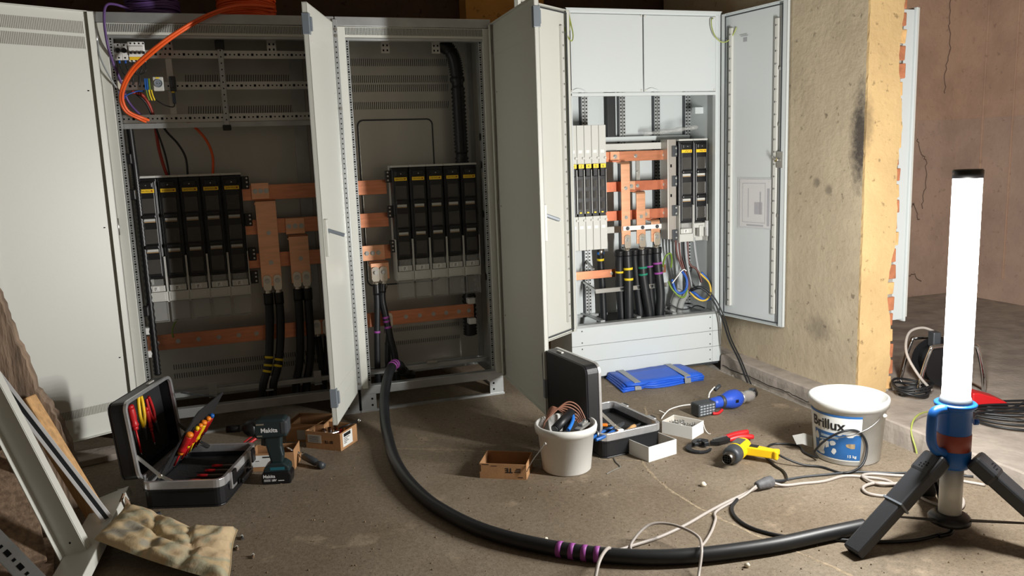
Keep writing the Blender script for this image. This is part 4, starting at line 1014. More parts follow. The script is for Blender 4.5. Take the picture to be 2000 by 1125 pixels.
def tool_case(lab, loc, rz, A, L=.42, W=.32, board=True):
    t = thing('tool_case', lab, 'tool case', loc, rz, local=True)
    sh = MB(); tray(sh, 0, W, 0, L, .0, .082, .008, .035); body = sh.build('base_shell', CASEB, t, bevel=.004)
    b = MB(); ring(b, rrect(-.004,W+.004,-.004,L+.004,.038), rrect(.010,W-.010,.010,L-.010,.028), .080, .114); b.build('base_rim', ALU, t, bevel=.002)
    b = MB(); ring(b, rrect(-.006,W+.006,-.006,L+.006,.040), rrect(.0,W,.0,L,.034), .074, .081); b.build('rim_bead', CASEB, t)
    b = MB().prism(rrect(.012,W-.012,.012,L-.012,.02), 'z', .010, .060); b.build('lining', FOAM, t)
    for y in (L*.22, L*.78):     # latches on the opening side
        MB().box(W+.002, W+.016, y-.028, y+.028, .045, .116).build('latch', ALU, t, bevel=.003)
        MB().box(W+.012, W+.022, y-.020, y+.020, .060, .118).build('latch_lever', BLACK, t, bevel=.004)
    b = MB().box(W+.004, W+.018, L/2-.06, L/2-.045, .03, .055).box(W+.004, W+.018, L/2+.045, L/2+.06, .03, .055).box(W+.018, W+.030, L/2-.06, L/2+.06, .03, .055); b.build('carry_handle', BLACK, t, bevel=.006)
    T = Matrix.Translation((0,0,.118)) @ Matrix.Rotation(-A, 4, 'Y')
    def lm(): q = MB(); q.T = T; return q
    H = .075
    q = lm(); o = rrect(0,W,0,L,.035); i = rrect(.008,W-.008,.008,L-.008,.028)
    ring(q, o, i, .0, H-.008); q.prism(rrect(0,W,0,L,.035), 'z', H-.008, H); ls = q.build('lid_shell', CASEB, t, bevel=.010)
    q = lm(); ring(q, rrect(-.003,W+.003,-.003,L+.003,.038), rrect(.010,W-.010,.010,L-.010,.028), -.002, .012); q.build('lid_rim', ALU, t, bevel=.002)
    q = lm(); q.prism(rrect(.012,W-.012,.012,L-.012,.024), 'z', H-.022, H-.010); q.build('lid_lining', FOAM, t)
    q = lm(); q.box(W+.0, W+.006, L*.66, L*.78, .03, .042); q.build('lid_tag', LGREY, t)
    for y in (.012, L-.012):     # folding stays
        top = T @ Vector((.10, y, .004)); mid = Vector((.085, y, .165)); 
        mid = (top + Vector((.12, y, .105)))/2 + Vector((.02,0,-.028))
        MB().bar(tuple(top), tuple(mid), .004, .014, up=(0,0,1)).build('lid_stay', ZINC, t); MB().bar(tuple(mid), (.12, y, .105), .004, .014).build('lid_stay', ZINC, t)
        MB().cyl((mid.x,mid.y-.006,mid.z),(mid.x,mid.y+.006,mid.z),.009,n=10).build('stay_rivet', TIN, t)
    return t, T
def rigid(loc, rz): return Matrix.Translation(loc) @ Matrix.Rotation(rz, 4, 'Z')
def driver(lab, p, d, up, hm, cm, L=.20, hl=.095, r=.0125, grp='insulated screwdrivers', name='screwdriver', shaft=None):
    """insulated screwdriver: p = cap end, d = direction of the shaft, in world space"""
    d = Vector(d).normalized(); q = d.to_track_quat('Z', 'Y')
    t = thing(name, lab, 'screwdriver', p, group=grp, local=True); t.rotation_euler = q.to_euler()
    prof = [(0,0),(r*.7,.001),(r*.95,.006),(r*.95,.016)]
    MB().lathe(prof+[(0,.017)], 10).build('handle_cap', cm, t)
    MB().lathe([(r*.95,.016),(r,.022),(r,.05),(r*.86,.066),(r*.9,.078),(r*1.1,.088),(r*.8,hl)], 10).build('handle', hm, t)
    MB().lathe([(r*.8,hl-.004),(r*.75,hl+.012),(.004,hl+.016)], 10).build('collar', cm, t)
    MB().cyl((0,0,hl),(0,0,L-.012),.0042,n=8).build('sleeve', hm, t); MB().cyl((0,0,L-.012),(0,0,L),.0026,n=8).build('tip', shaft or STEEL, t)
    return t

# ---- left case
C1L, C1R = (-1.802,-.880,0), math.radians(-19)
tc1, T1 = tool_case('black tool case at left with aluminium rim, red and yellow tools in its lid', C1L, C1R, math.radians(95))
W1 = rigid(C1L, C1R)
# tool board hinged at the lid foot, leaning open
BT = Matrix.Translation((.045,0,.10)) @ Matrix.Rotation(-math.radians(58), 4, 'Y')
q = MB(); q.T = BT; q.prism([(0,.02),(.27,.10),(.30,.13),(.30,.40),(.02,.40)], 'z', -.004, .004); tb1 = q.build('tool_board', FOAM, tc1, bevel=.002)
q = MB(); q.T = BT
for y in (.10,.15,.20,.25,.30,.35): q.box(.10, .115, y, y+.035, -.012, -.004)
stuff(q.build('elastic_loop', BLACK, tb1))
MB().bar((.02,.40,.36),(.19,.40,.33),.012,.003).build('board_strap', DGREY, tc1)
WB = W1 @ BT
specs = [(.085,RED,ORGP,'screwdriver nearest the viewer on tool board, red with orange cap',.0155),(.160,RED,YELP,'second screwdriver from the viewer on tool board, slim red',.010),(.195,RED,ORGP,'third screwdriver from the viewer on tool board, red with yellow stripe',.011),
         (.235,YELP,ORGP,'yellow handled screwdriver in the middle of the tool board',.014),(.285,RED,ORGP,'fifth screwdriver from the viewer on tool board, red with orange cap',.012),(.325,RED,BLUEP,'farthest screwdriver on tool board, red with blue cap',.011)]
for y, hm, cm, lab, r in specs:
    p = WB @ Vector((.225, y, -.019)); d = (WB.to_3x3() @ Vector((-1,.10,0)))
    driver(lab, p, d, None, hm, cm, L=.18, r=r)
# things in the lid
WL = W1 @ T1
def lidtool(lab, x, y, L, hm, cm, r=.013): 
    driver(lab, WL @ Vector((x, y, .040)), WL.to_3x3() @ Vector((-1,.06,0)), None, hm, cm, L=L, r=r, grp='tools in the left case lid')
lidtool('large red handled screwdriver hanging in left case lid', .285, .11, .22, RED, RED, .016)
lidtool('orange handled tool at front edge of left case lid', .215, .035, .20, ORGP, ORGP, .015)
lidtool('small red screwdriver deep in left case lid', .235, .235, .17, RED, RED, .009)
def pliers(lab, M, hm, scale=1, name='pliers'):
    t = thing(name, lab, 'pliers', M.translation, local=True); t.rotation_euler = M.to_euler()
    for s in (-1,1):
        b = MB(); b.tube([(0,s*.002,0),(.02,s*.010,0),(.05,s*.018,0),(.10,s*.017,0),(.13,s*.011,0)], .0075, 8); b.v = [(p[0]*scale,p[1]*scale,p[2]*scale) for p in b.v]; b.build('handle', hm, t)
        b = MB(); b.prism([(-.055,s*.0005),(-.05,s*.004),(-.02,s*.010),(.012,s*.008),(.012,-s*.003),(-.02,s*.0005)], 'z', -.005, .005); b.v = [(p[0]*scale,p[1]*scale,p[2]*scale) for p in b.v]; b.build('jaw', DGREY, t)
    MB().cyl((0,0,-.007*scale),(0,0,.007*scale),.007*scale,n=10).build('pivot', ZINC, t)
    return t
M = WL @ Matrix.Translation((.16,.20,.048)) @ Matrix.Rotation(.12,4,'Z'); pliers('yellow handled pliers in left case lid', M, YELP)
M = WL @ Matrix.Translation((.10,.055,.048)) @ Matrix.Rotation(.1,4,'Z'); pliers('blue and black pliers low in left case lid', M, mat('navy_plastic',(28,36,90),.45))
M = WL @ Matrix.Translation((.15,.30,.048)) @ Matrix.Rotation(-.2,4,'Z'); pliers('red handled pliers at back of left case lid', M, RED, .9)
# long black-red tools on the tray floor with red sleeves
for i in range(4):
    p = W1 @ Vector((.145+.012*i, .105+.052*i, .071)); d = W1.to_3x3() @ Vector((1,.02,0))
    t = thing('needle_file', '%s small tool with red collar lying in tray of left case' % ['nearest','second nearest','third nearest','farthest'][i], 'hand tool', p, C1R, group='tools in the left case tray', local=True)
    MB().lathe([(0,0),(.006,.001),(.007,.02),(.006,.045),(0,.046)], 8).build('red_handle', RED, t).rotation_euler = (0, PI/2, 0)
    MB().box(.045, .12, -.0035, .0035, -.003, .003).build('blade', ZINC, t)
p = W1 @ Vector((.10,.06,.069)); t = thing('wire_strip', 'bent copper-coloured rod lying along near side of left case tray', 'rod', p, C1R, local=True)
MB().tube([(-.05,-.01,0),(.05,.0,.0),(.12,.01,0),(.14,.03,0),(.13,.045,0),(.11,.03,0)], .003, 6).build('rod', COPPERD, t)
p = W1 @ Vector((.165,.06,.070)); t = thing('snap_ring_pliers', 'small steel loop tool lying in near corner of left case tray', 'hand tool', p, C1R, local=True)
MB().tube([(0,0,0),(.03,.015,0),(.06,.01,0),(.065,-.01,0),(.035,-.018,0)], .003, 6, closed=True).build('loop', STEEL, t); MB().tube([(.01,.0,.004),(.05,.03,.004),(.08,.03,.004)], .0028, 6).build('arm', STEEL, t)

# ---- right case
C2L, C2R = (.075,-1.145,0), math.radians(7)
tc2, T2 = tool_case('black tool case beside white bucket with lid standing up', C2L, C2R, math.radians(91), L=.40, W=.315)
W2 = rigid(C2L, C2R)
def knife(lab, M, hm):
    t = thing('utility_knife', lab, 'knife', M.translation, local=True); t.rotation_euler = M.to_euler()
    MB().box(-.06,.05,-.010,.010,-.006,.006).build('handle', hm, t, bevel=.004); MB().box(.05,.09,-.006,.006,-.002,.002).build('blade', STEEL, t); return t
knife('orange snap-off knife lying in right case tray', W2 @ Matrix.Translation((.12,.24,.068)) @ Matrix.Rotation(-.5,4,'Z'), ORGP)
t = thing('file', 'wooden handled tool lying in right corner of right case tray', 'hand tool', W2 @ Vector((.25,.12,.074)), C2R+.35, local=True)
b = MB(); b.lathe([(0,0),(.011,.002),(.013,.03),(.010,.06),(.012,.075),(0,.078)], 10); b.build('wooden_handle', WOOD, t).rotation_euler = (0,-PI/2,.2)
MB().box(.0,.05,-.005,.005,-.004,.002).build('blade', DGREY, t)
t = thing('cable_knife', 'black handled knife with orange ring lying in right case tray', 'knife', W2 @ Vector((.07,.18,.078)), C2R-.9, local=True)
b = MB(); b.tube([(0,0,0),(.05,0,.003),(.11,0,0)], .012, 8); b.build('handle', BLACK, t); b = MB().cyl((.11,0,0),(.125,0,0),.0125,n=12); b.build('ring', ORGP, t)
driver('small yellow tipped screwdriver lying in right case tray', W2 @ Vector((.17,.30,.068)), W2.to_3x3() @ Vector((-1,.4,0)), None, RED, YELP, L=.13, hl=.06, r=.008)
M = W2 @ Matrix.Translation((.10,.05,.115)) @ Matrix.Rotation(math.radians(195),4,'Z') @ Matrix.Rotation(.12,4,'Y')
t = pliers('blue handled pliers lying across near rim of right case', M, BLUEP, 1.1)
# ---- bent wire on the floor beside white bucket
loose('bent_wire', 'thin bent wire lying on floor beside white bucket', [(.02,-1.30,.003),(.07,-1.275,.003),(.105,-1.255,.003),(.112,-1.20,.003),(.125,-1.15,.003)], .0022, ZINC, n=6, cat='wire')

# ---- white bucket with scrap
def bucket(name, lab, c, rb, rt, h, m, th=.003, rim=.030):
    t = thing(name, lab, 'bucket', (c[0],c[1],0), local=True)
    def R(z): return rb+(rt-rb)*z/h
    prof = [(0,0),(rb-.006,0),(rb,.006),(R(h-rim),h-rim)]
    inn = [(R(h)-th-.002,h-.004),(rb-th,.008),(0,.008)]
    MB().lathe(prof+[(R(h-rim)+.001,h-rim),(R(h)-.001,h-.003)]+inn, 48).build('wall', m, t)
    b = MB(); b.lathe([(R(h-rim)-.001,h-rim),(R(h-rim)+.010,h-rim-.001),(R(h)+.010,h-.012),(R(h)+.008,h-.003),(R(h)+.001,h),(R(h)-.003,h-.003)], 48, closed=True); b.build('rim', m, t)
    return t, R
BWHITE = mat('bucket_white', (226,226,222), .42, var=.03, vscale=8)
WBC = (-.105,-1.165)
wb, RB = bucket('white_bucket', 'plain white plastic bucket filled with cable scraps', WBC, .104, .124, .205, BWHITE, rim=.034)
# wire bail lying on the front
ang = math.radians(-160); ax = Vector((math.cos(ang), math.sin(ang), 0))
for s, a in ((1, math.radians(208)), (-1, math.radians(-22))):
    e = Vector((math.cos(a)*.134, math.sin(a)*.134, .150)); MB().cyl(e, e*1.0+Vector((math.cos(a)*.006, math.sin(a)*.006, 0)), .006, n=10).build('bail_ear', BWHITE, wb)
ea = Vector((math.cos(math.radians(208))*.137, math.sin(math.radians(208))*.137, .150)); eb = Vector((math.cos(math.radians(-22))*.137, math.sin(math.radians(-22))*.137, .158))
MB().tube([ea, ea+Vector((-.02,-.005,-.02)), ea+Vector((-.06,-.005,-.065)), ea+Vector((-.085,.0,-.11))], .0018, 6).build('bail_wire', STEEL, wb)
MB().tube([eb, eb+Vector((-.01,.02,.02)), eb+Vector((-.02,.05,.05))], .0018, 6).build('bail_wire', STEEL, wb)
def inb(x, y, z): return (WBC[0]+x, WBC[1]+y, z)
MB().prism([(.112*math.cos(2*PI*i/24), .112*math.sin(2*PI*i/24)) for i in range(24)], 'z', .10, .128).build('scrap_fill', mat('scrap_fill',(92,84,78),.8,var=.4,vscale=30), wb)
copperw = mat('copper_insulated', (150,104,84), .5)
for i in range(6):
    a = i*.02; loose('copper_wire', '%s brown copper wire hoop arching out of white bucket' % ['outermost','second','third','fourth','fifth','innermost'][i], [inb(-.105+a*.3,-.01+a,.15), inb(-.085+a*.4,.03+a*.8,.20), inb(-.03,.055+.004*i,.235+.004*i), inb(.03-.003*i,.05,.275-.010*i), inb(.075-a*.2,.035,.255-.012*i), inb(.095-a*.3,.0+a*.3,.195), inb(.10-a*.3,-.03,.14)], .0032, copperw, n=6, cat='wire', grp='wire hoops in the white bucket')
def sleeve(lab, p0, p1, r, m):
    return tag(MB().cyl(p0, p1, r, n=16, caps=False).cyl(p1, p0, r*.82, n=16, caps=False).build('shrink_tube', m), lab, 'tube')
def offcut(lab, p0, p1, r):
    t = thing('cable_offcut', lab, 'cable offcut', p0); MB().cyl(p0, p1, r, n=14).build('sheath', BLACKM, t)
    d = (Vector(p1)-Vector(p0)).normalized(); MB().cyl(Vector(p0)-d*.004, p0, r*.8, n=14).build('cut_core', DGREY, t); return t
offcut('thick black cable offcut sticking up at left of white bucket', inb(-.075,-.065,.205), inb(.035,.02,.238), .019)
offcut('second black cable offcut lying lower in white bucket', inb(-.03,-.075,.185), inb(.03,.03,.205), .017)
loose('blue_offcut', 'bright blue cable offcut bent in white bucket', [inb(-.025,-.085,.200),inb(.005,-.05,.210),inb(.03,-.01,.222),inb(.038,.03,.245)], .0085, BTAPE, cat='cable offcut')
t = thing('metal_clamp', 'grey metal clamp among scraps in white bucket', 'clamp', inb(.06,-.04,.19), .7, local=True)
MB().box(-.05,.05,-.016,.016,-.005,.005).box(-.02,.035,-.012,.012,.005,.018).build('body', mat('cast_grey',(150,150,146),.5,.4), t, bevel=.004); MB().cyl((.02,0,.018),(.02,0,.026),.008,n=6,smooth=False).build('nut', ZINC, t)

# ---- big labelled bucket
BBC = (1.055,-1.528)
bb, RBB = bucket('paint_bucket', 'large white paint bucket with torn blue printed label', BBC, .132, .154, .274, mat('bucket_used', (208,209,206), .45, var=.06, vscale=14), rim=.036)
BLAB = mat('label_blue', (38,92,150), .5, var=.10, vscale=20); BLABL = mat('label_pale', (206,208,206), .55)
def curved(a0, a1, z0, z1, off, n=14, tears=None):
    b = MB(); vs = []; fs = []
    for i in range(n+1):
        a = a0+(a1-a0)*i/n
        for z in (z0, z1): vs.append(((RBB(z)+off)*math.cos(a), (RBB(z)+off)*math.sin(a), z))
    for i in range(n): fs.append((2*i,2*i+2,2*i+3,2*i+1))
    b.add(vs, fs, True); return b
VA = math.atan2(-4.2186-BBC[1], -1.3487-BBC[0])      # heading towards the viewer
def deg(d): return VA+math.radians(d)
lab0 = curved(deg(-84), deg(22), .022, .222, .0006).build('label', BLABL, bb)
curved(deg(-80), deg(22), .212, .222, .0012).build('label_band', BLAB, lab0)
curved(deg(-62), deg(22), .028, .140, .0012).build('label_field', BLAB, lab0)
def patch(a, z, wa, wz, m, off=.0018, seed=0):
    r = random.Random(seed); n = 9; vs = [((RBB(z)+off)*math.cos(deg(a)), (RBB(z)+off)*math.sin(deg(a)), z)]
    for i in range(n):
        th = 2*PI*i/n; q = r.uniform(.6,1.1); aa = a+wa*math.cos(th)*q; zz = z+wz*math.sin(th)*q
        vs.append(((RBB(zz)+off)*math.cos(deg(aa)), (RBB(zz)+off)*math.sin(deg(aa)), zz))
    b = MB(); b.add(vs, [(0,1+i,1+(i+1) % n) for i in range(n)]); return b.build('torn_patch', m, lab0)
for k, (a, z, wa, wz) in enumerate([(-24,.095,6,.014),(-44,.075,9,.026),(4,.135,6,.008),(-14,.140,9,.008),(-56,.115,7,.020),(-50,.045,12,.014),(-22,.060,5,.016),(10,.142,6,.006),(-34,.085,5,.020)]): patch(a, z, wa, wz, BLABL, seed=k)
patch(6,.092,8,.016, mat('label_photo',(150,130,100),.6,var=.3,vscale=60), seed=40)
def bend_text(body, size, a0, z, m, bold=0, off=.0022):
    """lettering wrapped round the bucket, starting at heading offset a0 (degrees)"""
    o = text('lettering', body, size, m, lab0, (0,0,0), (0,0,0), ext=0, bold=bold)
    for v in o.data.vertices:
        r = RBB(z+v.co.y)+off; a = deg(a0) + v.co.x/RBB(z)
        v.co = (r*math.cos(a), r*math.sin(a), z+v.co.y)
    return o
bend_text('Brillux', .060, -66, .156, INK, bold=.0012)
curved(deg(-46), deg(-14), .116, .127, .0022).build('worn_print', mat('worn_print',(150,168,184),.6), lab0)
bend_text('15 kg', .017, 0, .040, BLABL, bold=.0004)
for s in (60, 240):
    a = deg(s); e = Vector((math.cos(a)*.160, math.sin(a)*.160, .215)); MB().cyl(e*.98, e*1.03, .007, n=10).build('bail_ear', BWHITE, bb)
e0 = Vector((math.cos(deg(52))*.158, math.sin(deg(52))*.158, .222)); 
pts = [e0]+[Vector((math.cos(deg(a))*(.150+.014), math.sin(deg(a))*(.150+.014), z)) for a, z in ((44,.205),(30,.180),(12,.155),(-8,.135),(-26,.120),(-40,.112))]
MB().tube(pts, .002, 6).build('bail_wire', STEEL, bb)
# torn label flap lying out to the left
b = MB(); f0 = Vector(((RBB(.1)+.001)*math.cos(deg(-84)), (RBB(.1)+.001)*math.sin(deg(-84)), -.035)); dv = Vector((-.8,.45,0))
b.add([f0+Vector((0,0,.06)), f0+Vector((0,0,.115)), f0+dv*.04+Vector((0,.0,.125)), f0+dv*.045+Vector((0,0,.075)), f0+dv*.085+Vector((0,.01,.11)), f0+dv*.08+Vector((.01,0,.07))], [(0,1,2,3),(3,2,4,5)])
b.build('label_flap', mat('label_back',(170,170,166),.7), lab0)

# ---- open boxes
def open_box(name, lab, loc, rz, L, W, H, m, mi, th=.003, grp=None, cat='box', tilt=()):
    t = thing(name, lab, cat, loc, rz, local=True, group=grp)
    MB().box(0,L,0,W,0,th).build('base', m, t)
    for a in ((0,L,0,th),(0,L,W-th,W),(0,th,th,W-th),(L-th,L,th,W-th)):
        MB().box(a[0],a[1],a[2],a[3],th,H).build('side_panel', m, t, bevel=.0006)
    MB().box(th,L-th,th,W-th,th,th+.0008).box(th,th+.0008,th,W-th,th,H-.002).box(L-th-.0008,L-th,th,W-th,th,H-.002).box(th,L-th,W-th-.0008,W-th,th,H-.002).build('inner_lining', mi, t)
    return t
# cardboard box with upside-down maker's print beside white bucket
t = open_box('cardboard_box', 'shallow brown cardboard box with black print left of white bucket', (-.482,-1.120,0), math.radians(-30), .200, .150, .066, CARD, CARDIN)
text('print', 'TE', .028, INK, t, (.142,-.0006,.048), (PI/2,PI,0), ext=.0002, bold=.0008)
b = MB()
for k in range(3): b.box(.150+.004*k,.176,-.0006,0,.030+.007*k,.034+.007*k)
b.build('print_bars', INK, t); MB().box(.012,.04,-.0006,0,.060,.0625).box(.05,.075,-.0006,0,.055,.057).box(.003,.006,-.0006,0,.03,.06).box(.165,.185,-.0006,0,.008,.011).build('print_lines', INK, t)
# three boxes behind the impact wrench
t = open_box('cardboard_box', 'brown cardboard box holding a steel clamp, paper labels on two sides', (-1.137,-.432,0), math.radians(-38.6), .190, .150, .085, CARD, CARDIN)
MB().box(.012,.085,-.0008,0,.030,.068).build('paper_label', mat('paper_grey',(170,168,160),.7), t)
pl = MB().box(.190,.1908,.02,.105,.012,.078).build('paper_label', PAPER, t); b = MB()
for k in range(6): b.box(.1906,.1911,.03,.055+.006*(k*7 % 5),.066-.008*k,.069-.008*k)
b.box(.1906,.1911,.03,.09,.058,.074); stuff(b.build('label_print', INK, pl)); b = MB()
for k in range(5): b.box(.020,.072,-.0011,-.0006,.036+.006*k,.0375+.006*k)
stuff(b.build('label_print', INK, t))
text('print', 'TE', .018, INK, t, (.125,-.0006,.045), (PI/2,PI,0), ext=.0002, bold=.0006)
b = MB()
for k in range(3): b.box(.130+.003*k,.150,-.0006,0,.033+.005*k,.036+.005*k)
b.build('print_bars', INK, t)
BM = rigid((-1.137,-.432,0), math.radians(-38.6))
t = thing('busbar_clamp', 'shiny steel clamp with bolts lying in labelled cardboard box', 'clamp', BM @ Vector((.085,.075,.052)), math.radians(20), local=True)
MB().box(-.055,.055,-.022,.022,-.012,.008).build('body', STEEL, t, bevel=.004)
for x in (-.03,.0,.03): MB().cyl((x,0,.008),(x,0,.030),.010,n=6,smooth=False).build('bolt_head', CHROME, t)
for k, (x, y, m_) in enumerate(((.15,.05,RED),(.165,.06,ORGP))):
    tag(MB().cyl(BM @ Vector((x,y,.045)), BM @ Vector((x-.03,y+.07,.06)), .006, n=8).build('small_handle', m_), ['red handle of a small tool in labelled cardboard box','orange handle of a small tool in labelled cardboard box'][k], 'hand tool')
t = thing('ratchet', 'small chrome ratchet resting across labelled cardboard box and floor', 'ratchet', BM @ Vector((.17,.125,.088)), math.radians(20), local=True)
MB().cyl((-.06,0,-.006),(.04,0,.006),.004,n=8).build('shaft', BLACK, t); MB().ball((.05,0,.006), .010, 10).build('head', CHROME, t)
t = open_box('cardboard_box', 'plain brown cardboard box behind the labelled one', (-1.222,-.300,0), math.radians(-28), .20, .17, .090, CARD, CARDIN)
MB().box(.06,.13,-.0008,0,.012,.060).build('paper_label', mat('paper_grey',(170,168,160),.7), t)
t = open_box('cardboard_box', 'small cardboard box with white label partly hidden by impact wrench', (-1.392,-.640,0), math.radians(-16), .190, .120, .080, CARD, CARDIN)
lp = MB().box(.004,.110,-.0008,0,.020,.072).build('paper_label', PAPER, t); MB().box(.055,.095,-.0012,-.0006,.060,.066).box(.01,.04,-.0012,-.0006,.045,.048).build('label_print', INK, lp)
MB().box(.19,.192,0,.12,.0,.09).build('loose_flap', CARD, t)
# white boxes
t = open_box('white_box', 'empty white cardboard box in front of right case', (.243,-1.252,0), math.radians(14), .165, .155, .068, PAPER, mat('white_inner',(200,194,184),.8))
t = open_box('white_box', 'white cardboard box full of screws behind the empty one', (.560,-1.085,0), math.radians(31), .115, .160, .060, PAPER, mat('white_inner',(200,194,184),.8))
SM = rigid((.560,-1.085,0), math.radians(31)); b = MB(); rx = random.Random(8)
for i in range(110):
    p = Vector((rx.uniform(.014,.10), rx.uniform(.014,.145), rx.uniform(.02,.040))); d = Vector((rx.uniform(-1,1), rx.uniform(-1,1), rx.uniform(-.2,.9))).normalized()*.016
    e = p+d; e.x = min(max(e.x,.010),.106); e.y = min(max(e.y,.010),.150)
    b.cyl(SM @ p, SM @ e, .0016, n=5); b.cyl(SM @ e, SM @ (e+d*.1), .0036, n=6)
tag(b.build('screws', STEEL), 'loose steel screws heaped in white box', 'screws', kind='stuff')
loose('plastic_strip', 'thin white strip hanging at corner of screw box', [(.655,-1.03,.045),(.66,-1.035,.02),(.668,-1.05,.003),(.675,-1.06,.003)], .0018, WHITEP, n=5, cat='strip')

# ---- folded blue tarpaulin
TARP = mat('blue_tarp', (34,92,205), .5, var=.06, vscale=8, bump=.15, bscale=20)
t = thing('blue_tarpaulin', 'folded bright blue insulating mat with two grey straps before right cabinet', 'mat', (.86,-.12,0), local=True)
rt = random.Random(6)
lay = [(-.255,-.165,.275,-.150,.285,.120,-.215,.140), (-.245,-.160,.27,-.150,.28,.118,-.21,.138), (-.235,-.150,.272,-.145,.28,.118,-.205,.135), (-.225,-.165,.268,-.14,.275,.116,-.20,.13)]
for k, c in enumerate(lay):
    z0 = .002+k*.0105; b = MB(); n = 14; vs = []; fs = []
    for j in range(5):
        for i in range(n+1):
            u = i/n; v = j/4
            x = (c[0]*(1-u)+c[2]*u)*(1-v)+(c[6]*(1-u)+c[4]*u)*v; y = (c[1]*(1-u)+c[3]*u)*(1-v)+(c[7]*(1-u)+c[5]*u)*v
            if j == 0: y += .012*math.sin(u*9+k) + (.02 if .26 < u < .30 else 0)
            zz = z0+.008+rt.uniform(0,.002)+.003*math.sin(u*7+v*3)
            vs += [(x,y,z0), (x,y,zz)]
    def I(i,j,s): return 2*(j*(n+1)+i)+s
    for j in range(4):
        for i in range(n): fs += [(I(i,j,1),I(i+1,j,1),I(i+1,j+1,1),I(i,j+1,1)), (I(i,j,0),I(i,j+1,0),I(i+1,j+1,0),I(i+1,j,0))]
    for i in range(n): fs += [(I(i,0,0),I(i+1,0,0),I(i+1,0,1),I(i,0,1)), (I(i,4,0),I(i,4,1),I(i+1,4,1),I(i+1,4,0))]
    for j in range(4): fs += [(I(0,j,0),I(0,j,1),I(0,j+1,1),I(0,j+1,0)), (I(n,j,0),I(n,j+1,0),I(n,j+1,1),I(n,j,1))]
    b.add(vs, fs, True); b.build('folded_layer', TARP, t)
STRAP = mat('grey_tape_strap', (140,142,144), .35, .3, bump=.2, bscale=60)
for x0, x1 in ((-.155,-.115), (.165,.205)):
    MB().add([(x0-.02,-.150,.047),(x1-.02,-.150,.047),(x1+.01,.13,.047),(x0+.01,.13,.047),(x0-.02,-.158,.004),(x1-.02,-.158,.004)], [(0,1,2,3),(4,5,1,0)]).build('strap', STRAP, t)
# ---- hydraulic crimping tool
t = thing('crimping_tool', 'blue cordless crimping tool with steel head beside the screw box', 'power tool', (.80,-.80,0), math.radians(8), local=True)
bt = MB().box(-.055,.055,-.030,.035,.004,.070).build('battery', DGREY, t, bevel=.006)
b = MB()
for i in range(5):
    for j in range(4): b.box(-.046+i*.019,-.032+i*.019,-.0312,-.0298,.012+j*.014,.020+j*.014)
stuff(b.build('battery_grille', mat('grille_grey',(150,156,162),.4), bt))
CB = mat('tool_blue', (40,80,190), .42)
b = MB(); b.lathe([(.0,0),(.030,.0),(.032,.03),(.034,.07),(.046,.10),(.054,.13),(.052,.165),(.036,.19),(.0,.192)], 20); 
b.v = [(p[2]+.05, p[1]*.9, p[0]*.9+.052) for p in b.v]; b.build('housing', CB, t)
b = MB(); b.lathe([(.0345,.055),(.0355,.055),(.0362,.085),(.035,.085)], 20, closed=True); b.v = [(p[2]+.05, p[1]*.9, p[0]*.9+.052) for p in b.v]; b.build('grip_band', DGREY, t)
MB().box(.170,.190,-.049,-.043,.045,.062).build('button', BLACK, t, bevel=.003)
b = MB(); b.lathe([(0,0),(.030,0),(.032,.02),(.026,.03),(.030,.045),(.030,.075),(.024,.09),(0,.092)], 16); b.v = [(p[2]+.235, p[1], p[0]+.050) for p in b.v]; b.build('head', ALU, t)
b = MB(); b.lathe([(0,0),(.026,0),(.028,.012),(.020,.03),(0,.032)], 10); b.v = [(p[2]+.325, p[1]+.01, p[0]+.055) for p in b.v]; b.build('jaw', BLACK, t)
MB().cyl((.315,.0,.08),(.36,.02,.07),.011,n=8).build('jaw_pin', DGREY, t)
MB().tube([(.03,-.032,.012),(.06,-.040,.010),(.09,-.036,.022)], .008, 6).build('lever', RED, t)
MB().tube([(.05,.02,.08),(.08,.05,.088),(.105,.06,.10),(.12,.055,.115)], .004, 6).build('lanyard', WHITEP, t)
MB().cyl((.115,.05,.10),(.15,.05,.12),.010,n=8).build('lanyard_clip', DGREY, t)
loose('thin_string', 'thin white string with frayed end beside crimping tool', [(.755,-.775,.055),(.70,-.755,.05),(.64,-.742,.035),(.60,-.75,.012),(.575,-.77,.003)], .003, WHITEP, n=6, cat='string')
loose('thin_string', 'short frayed strand branching off the thin white string', [(.61,-.747,.018),(.605,-.735,.022),(.59,-.72,.03)], .0022, WHITEP, n=5, cat='string')
# ---- ratchet cable cutter
t = thing('cable_cutter', 'ratchet cable cutter with hooked black blade and red handles', 'cable cutter', (.60,-1.215,0), math.radians(-3), local=True)
BLADE = mat('blade_black', (52,54,58), .38, .6)
def arc(cx, cy, r, a0, a1, n=14): return [(cx+r*math.cos(a0+(a1-a0)*i/n), cy+r*math.sin(a0+(a1-a0)*i/n)) for i in range(n+1)]
oc = arc(-.085,.0,.058, math.radians(40), math.radians(330)); ic = arc(-.078,-.002,.040, math.radians(325), math.radians(45))
MB().prism(oc+ic, 'z', .004, .012).build('lower_blade', BLADE, t, bevel=.001)
oc = arc(-.055,.030,.042, math.radians(10), math.radians(200)); ic = arc(-.052,.026,.024, math.radians(205), math.radians(5))
MB().prism(oc+ic, 'z', .014, .026).build('upper_blade', BLADE, t, bevel=.002)
MB().box(-.055,-.030,.0,.03,.010,.030).build('pivot_block', BLADE, t, bevel=.003)
MB().prism([(-.02,.015),(.03,.04),(.085,.048),(.085,.010),(.02,-.002)], 'z', .008, .030).build('ratchet_body', BLACK, t, bevel=.004)
MB().bar((.0,.02,.032),(.08,.038,.032),.006,.003).build('return_spring', ZINC, t)
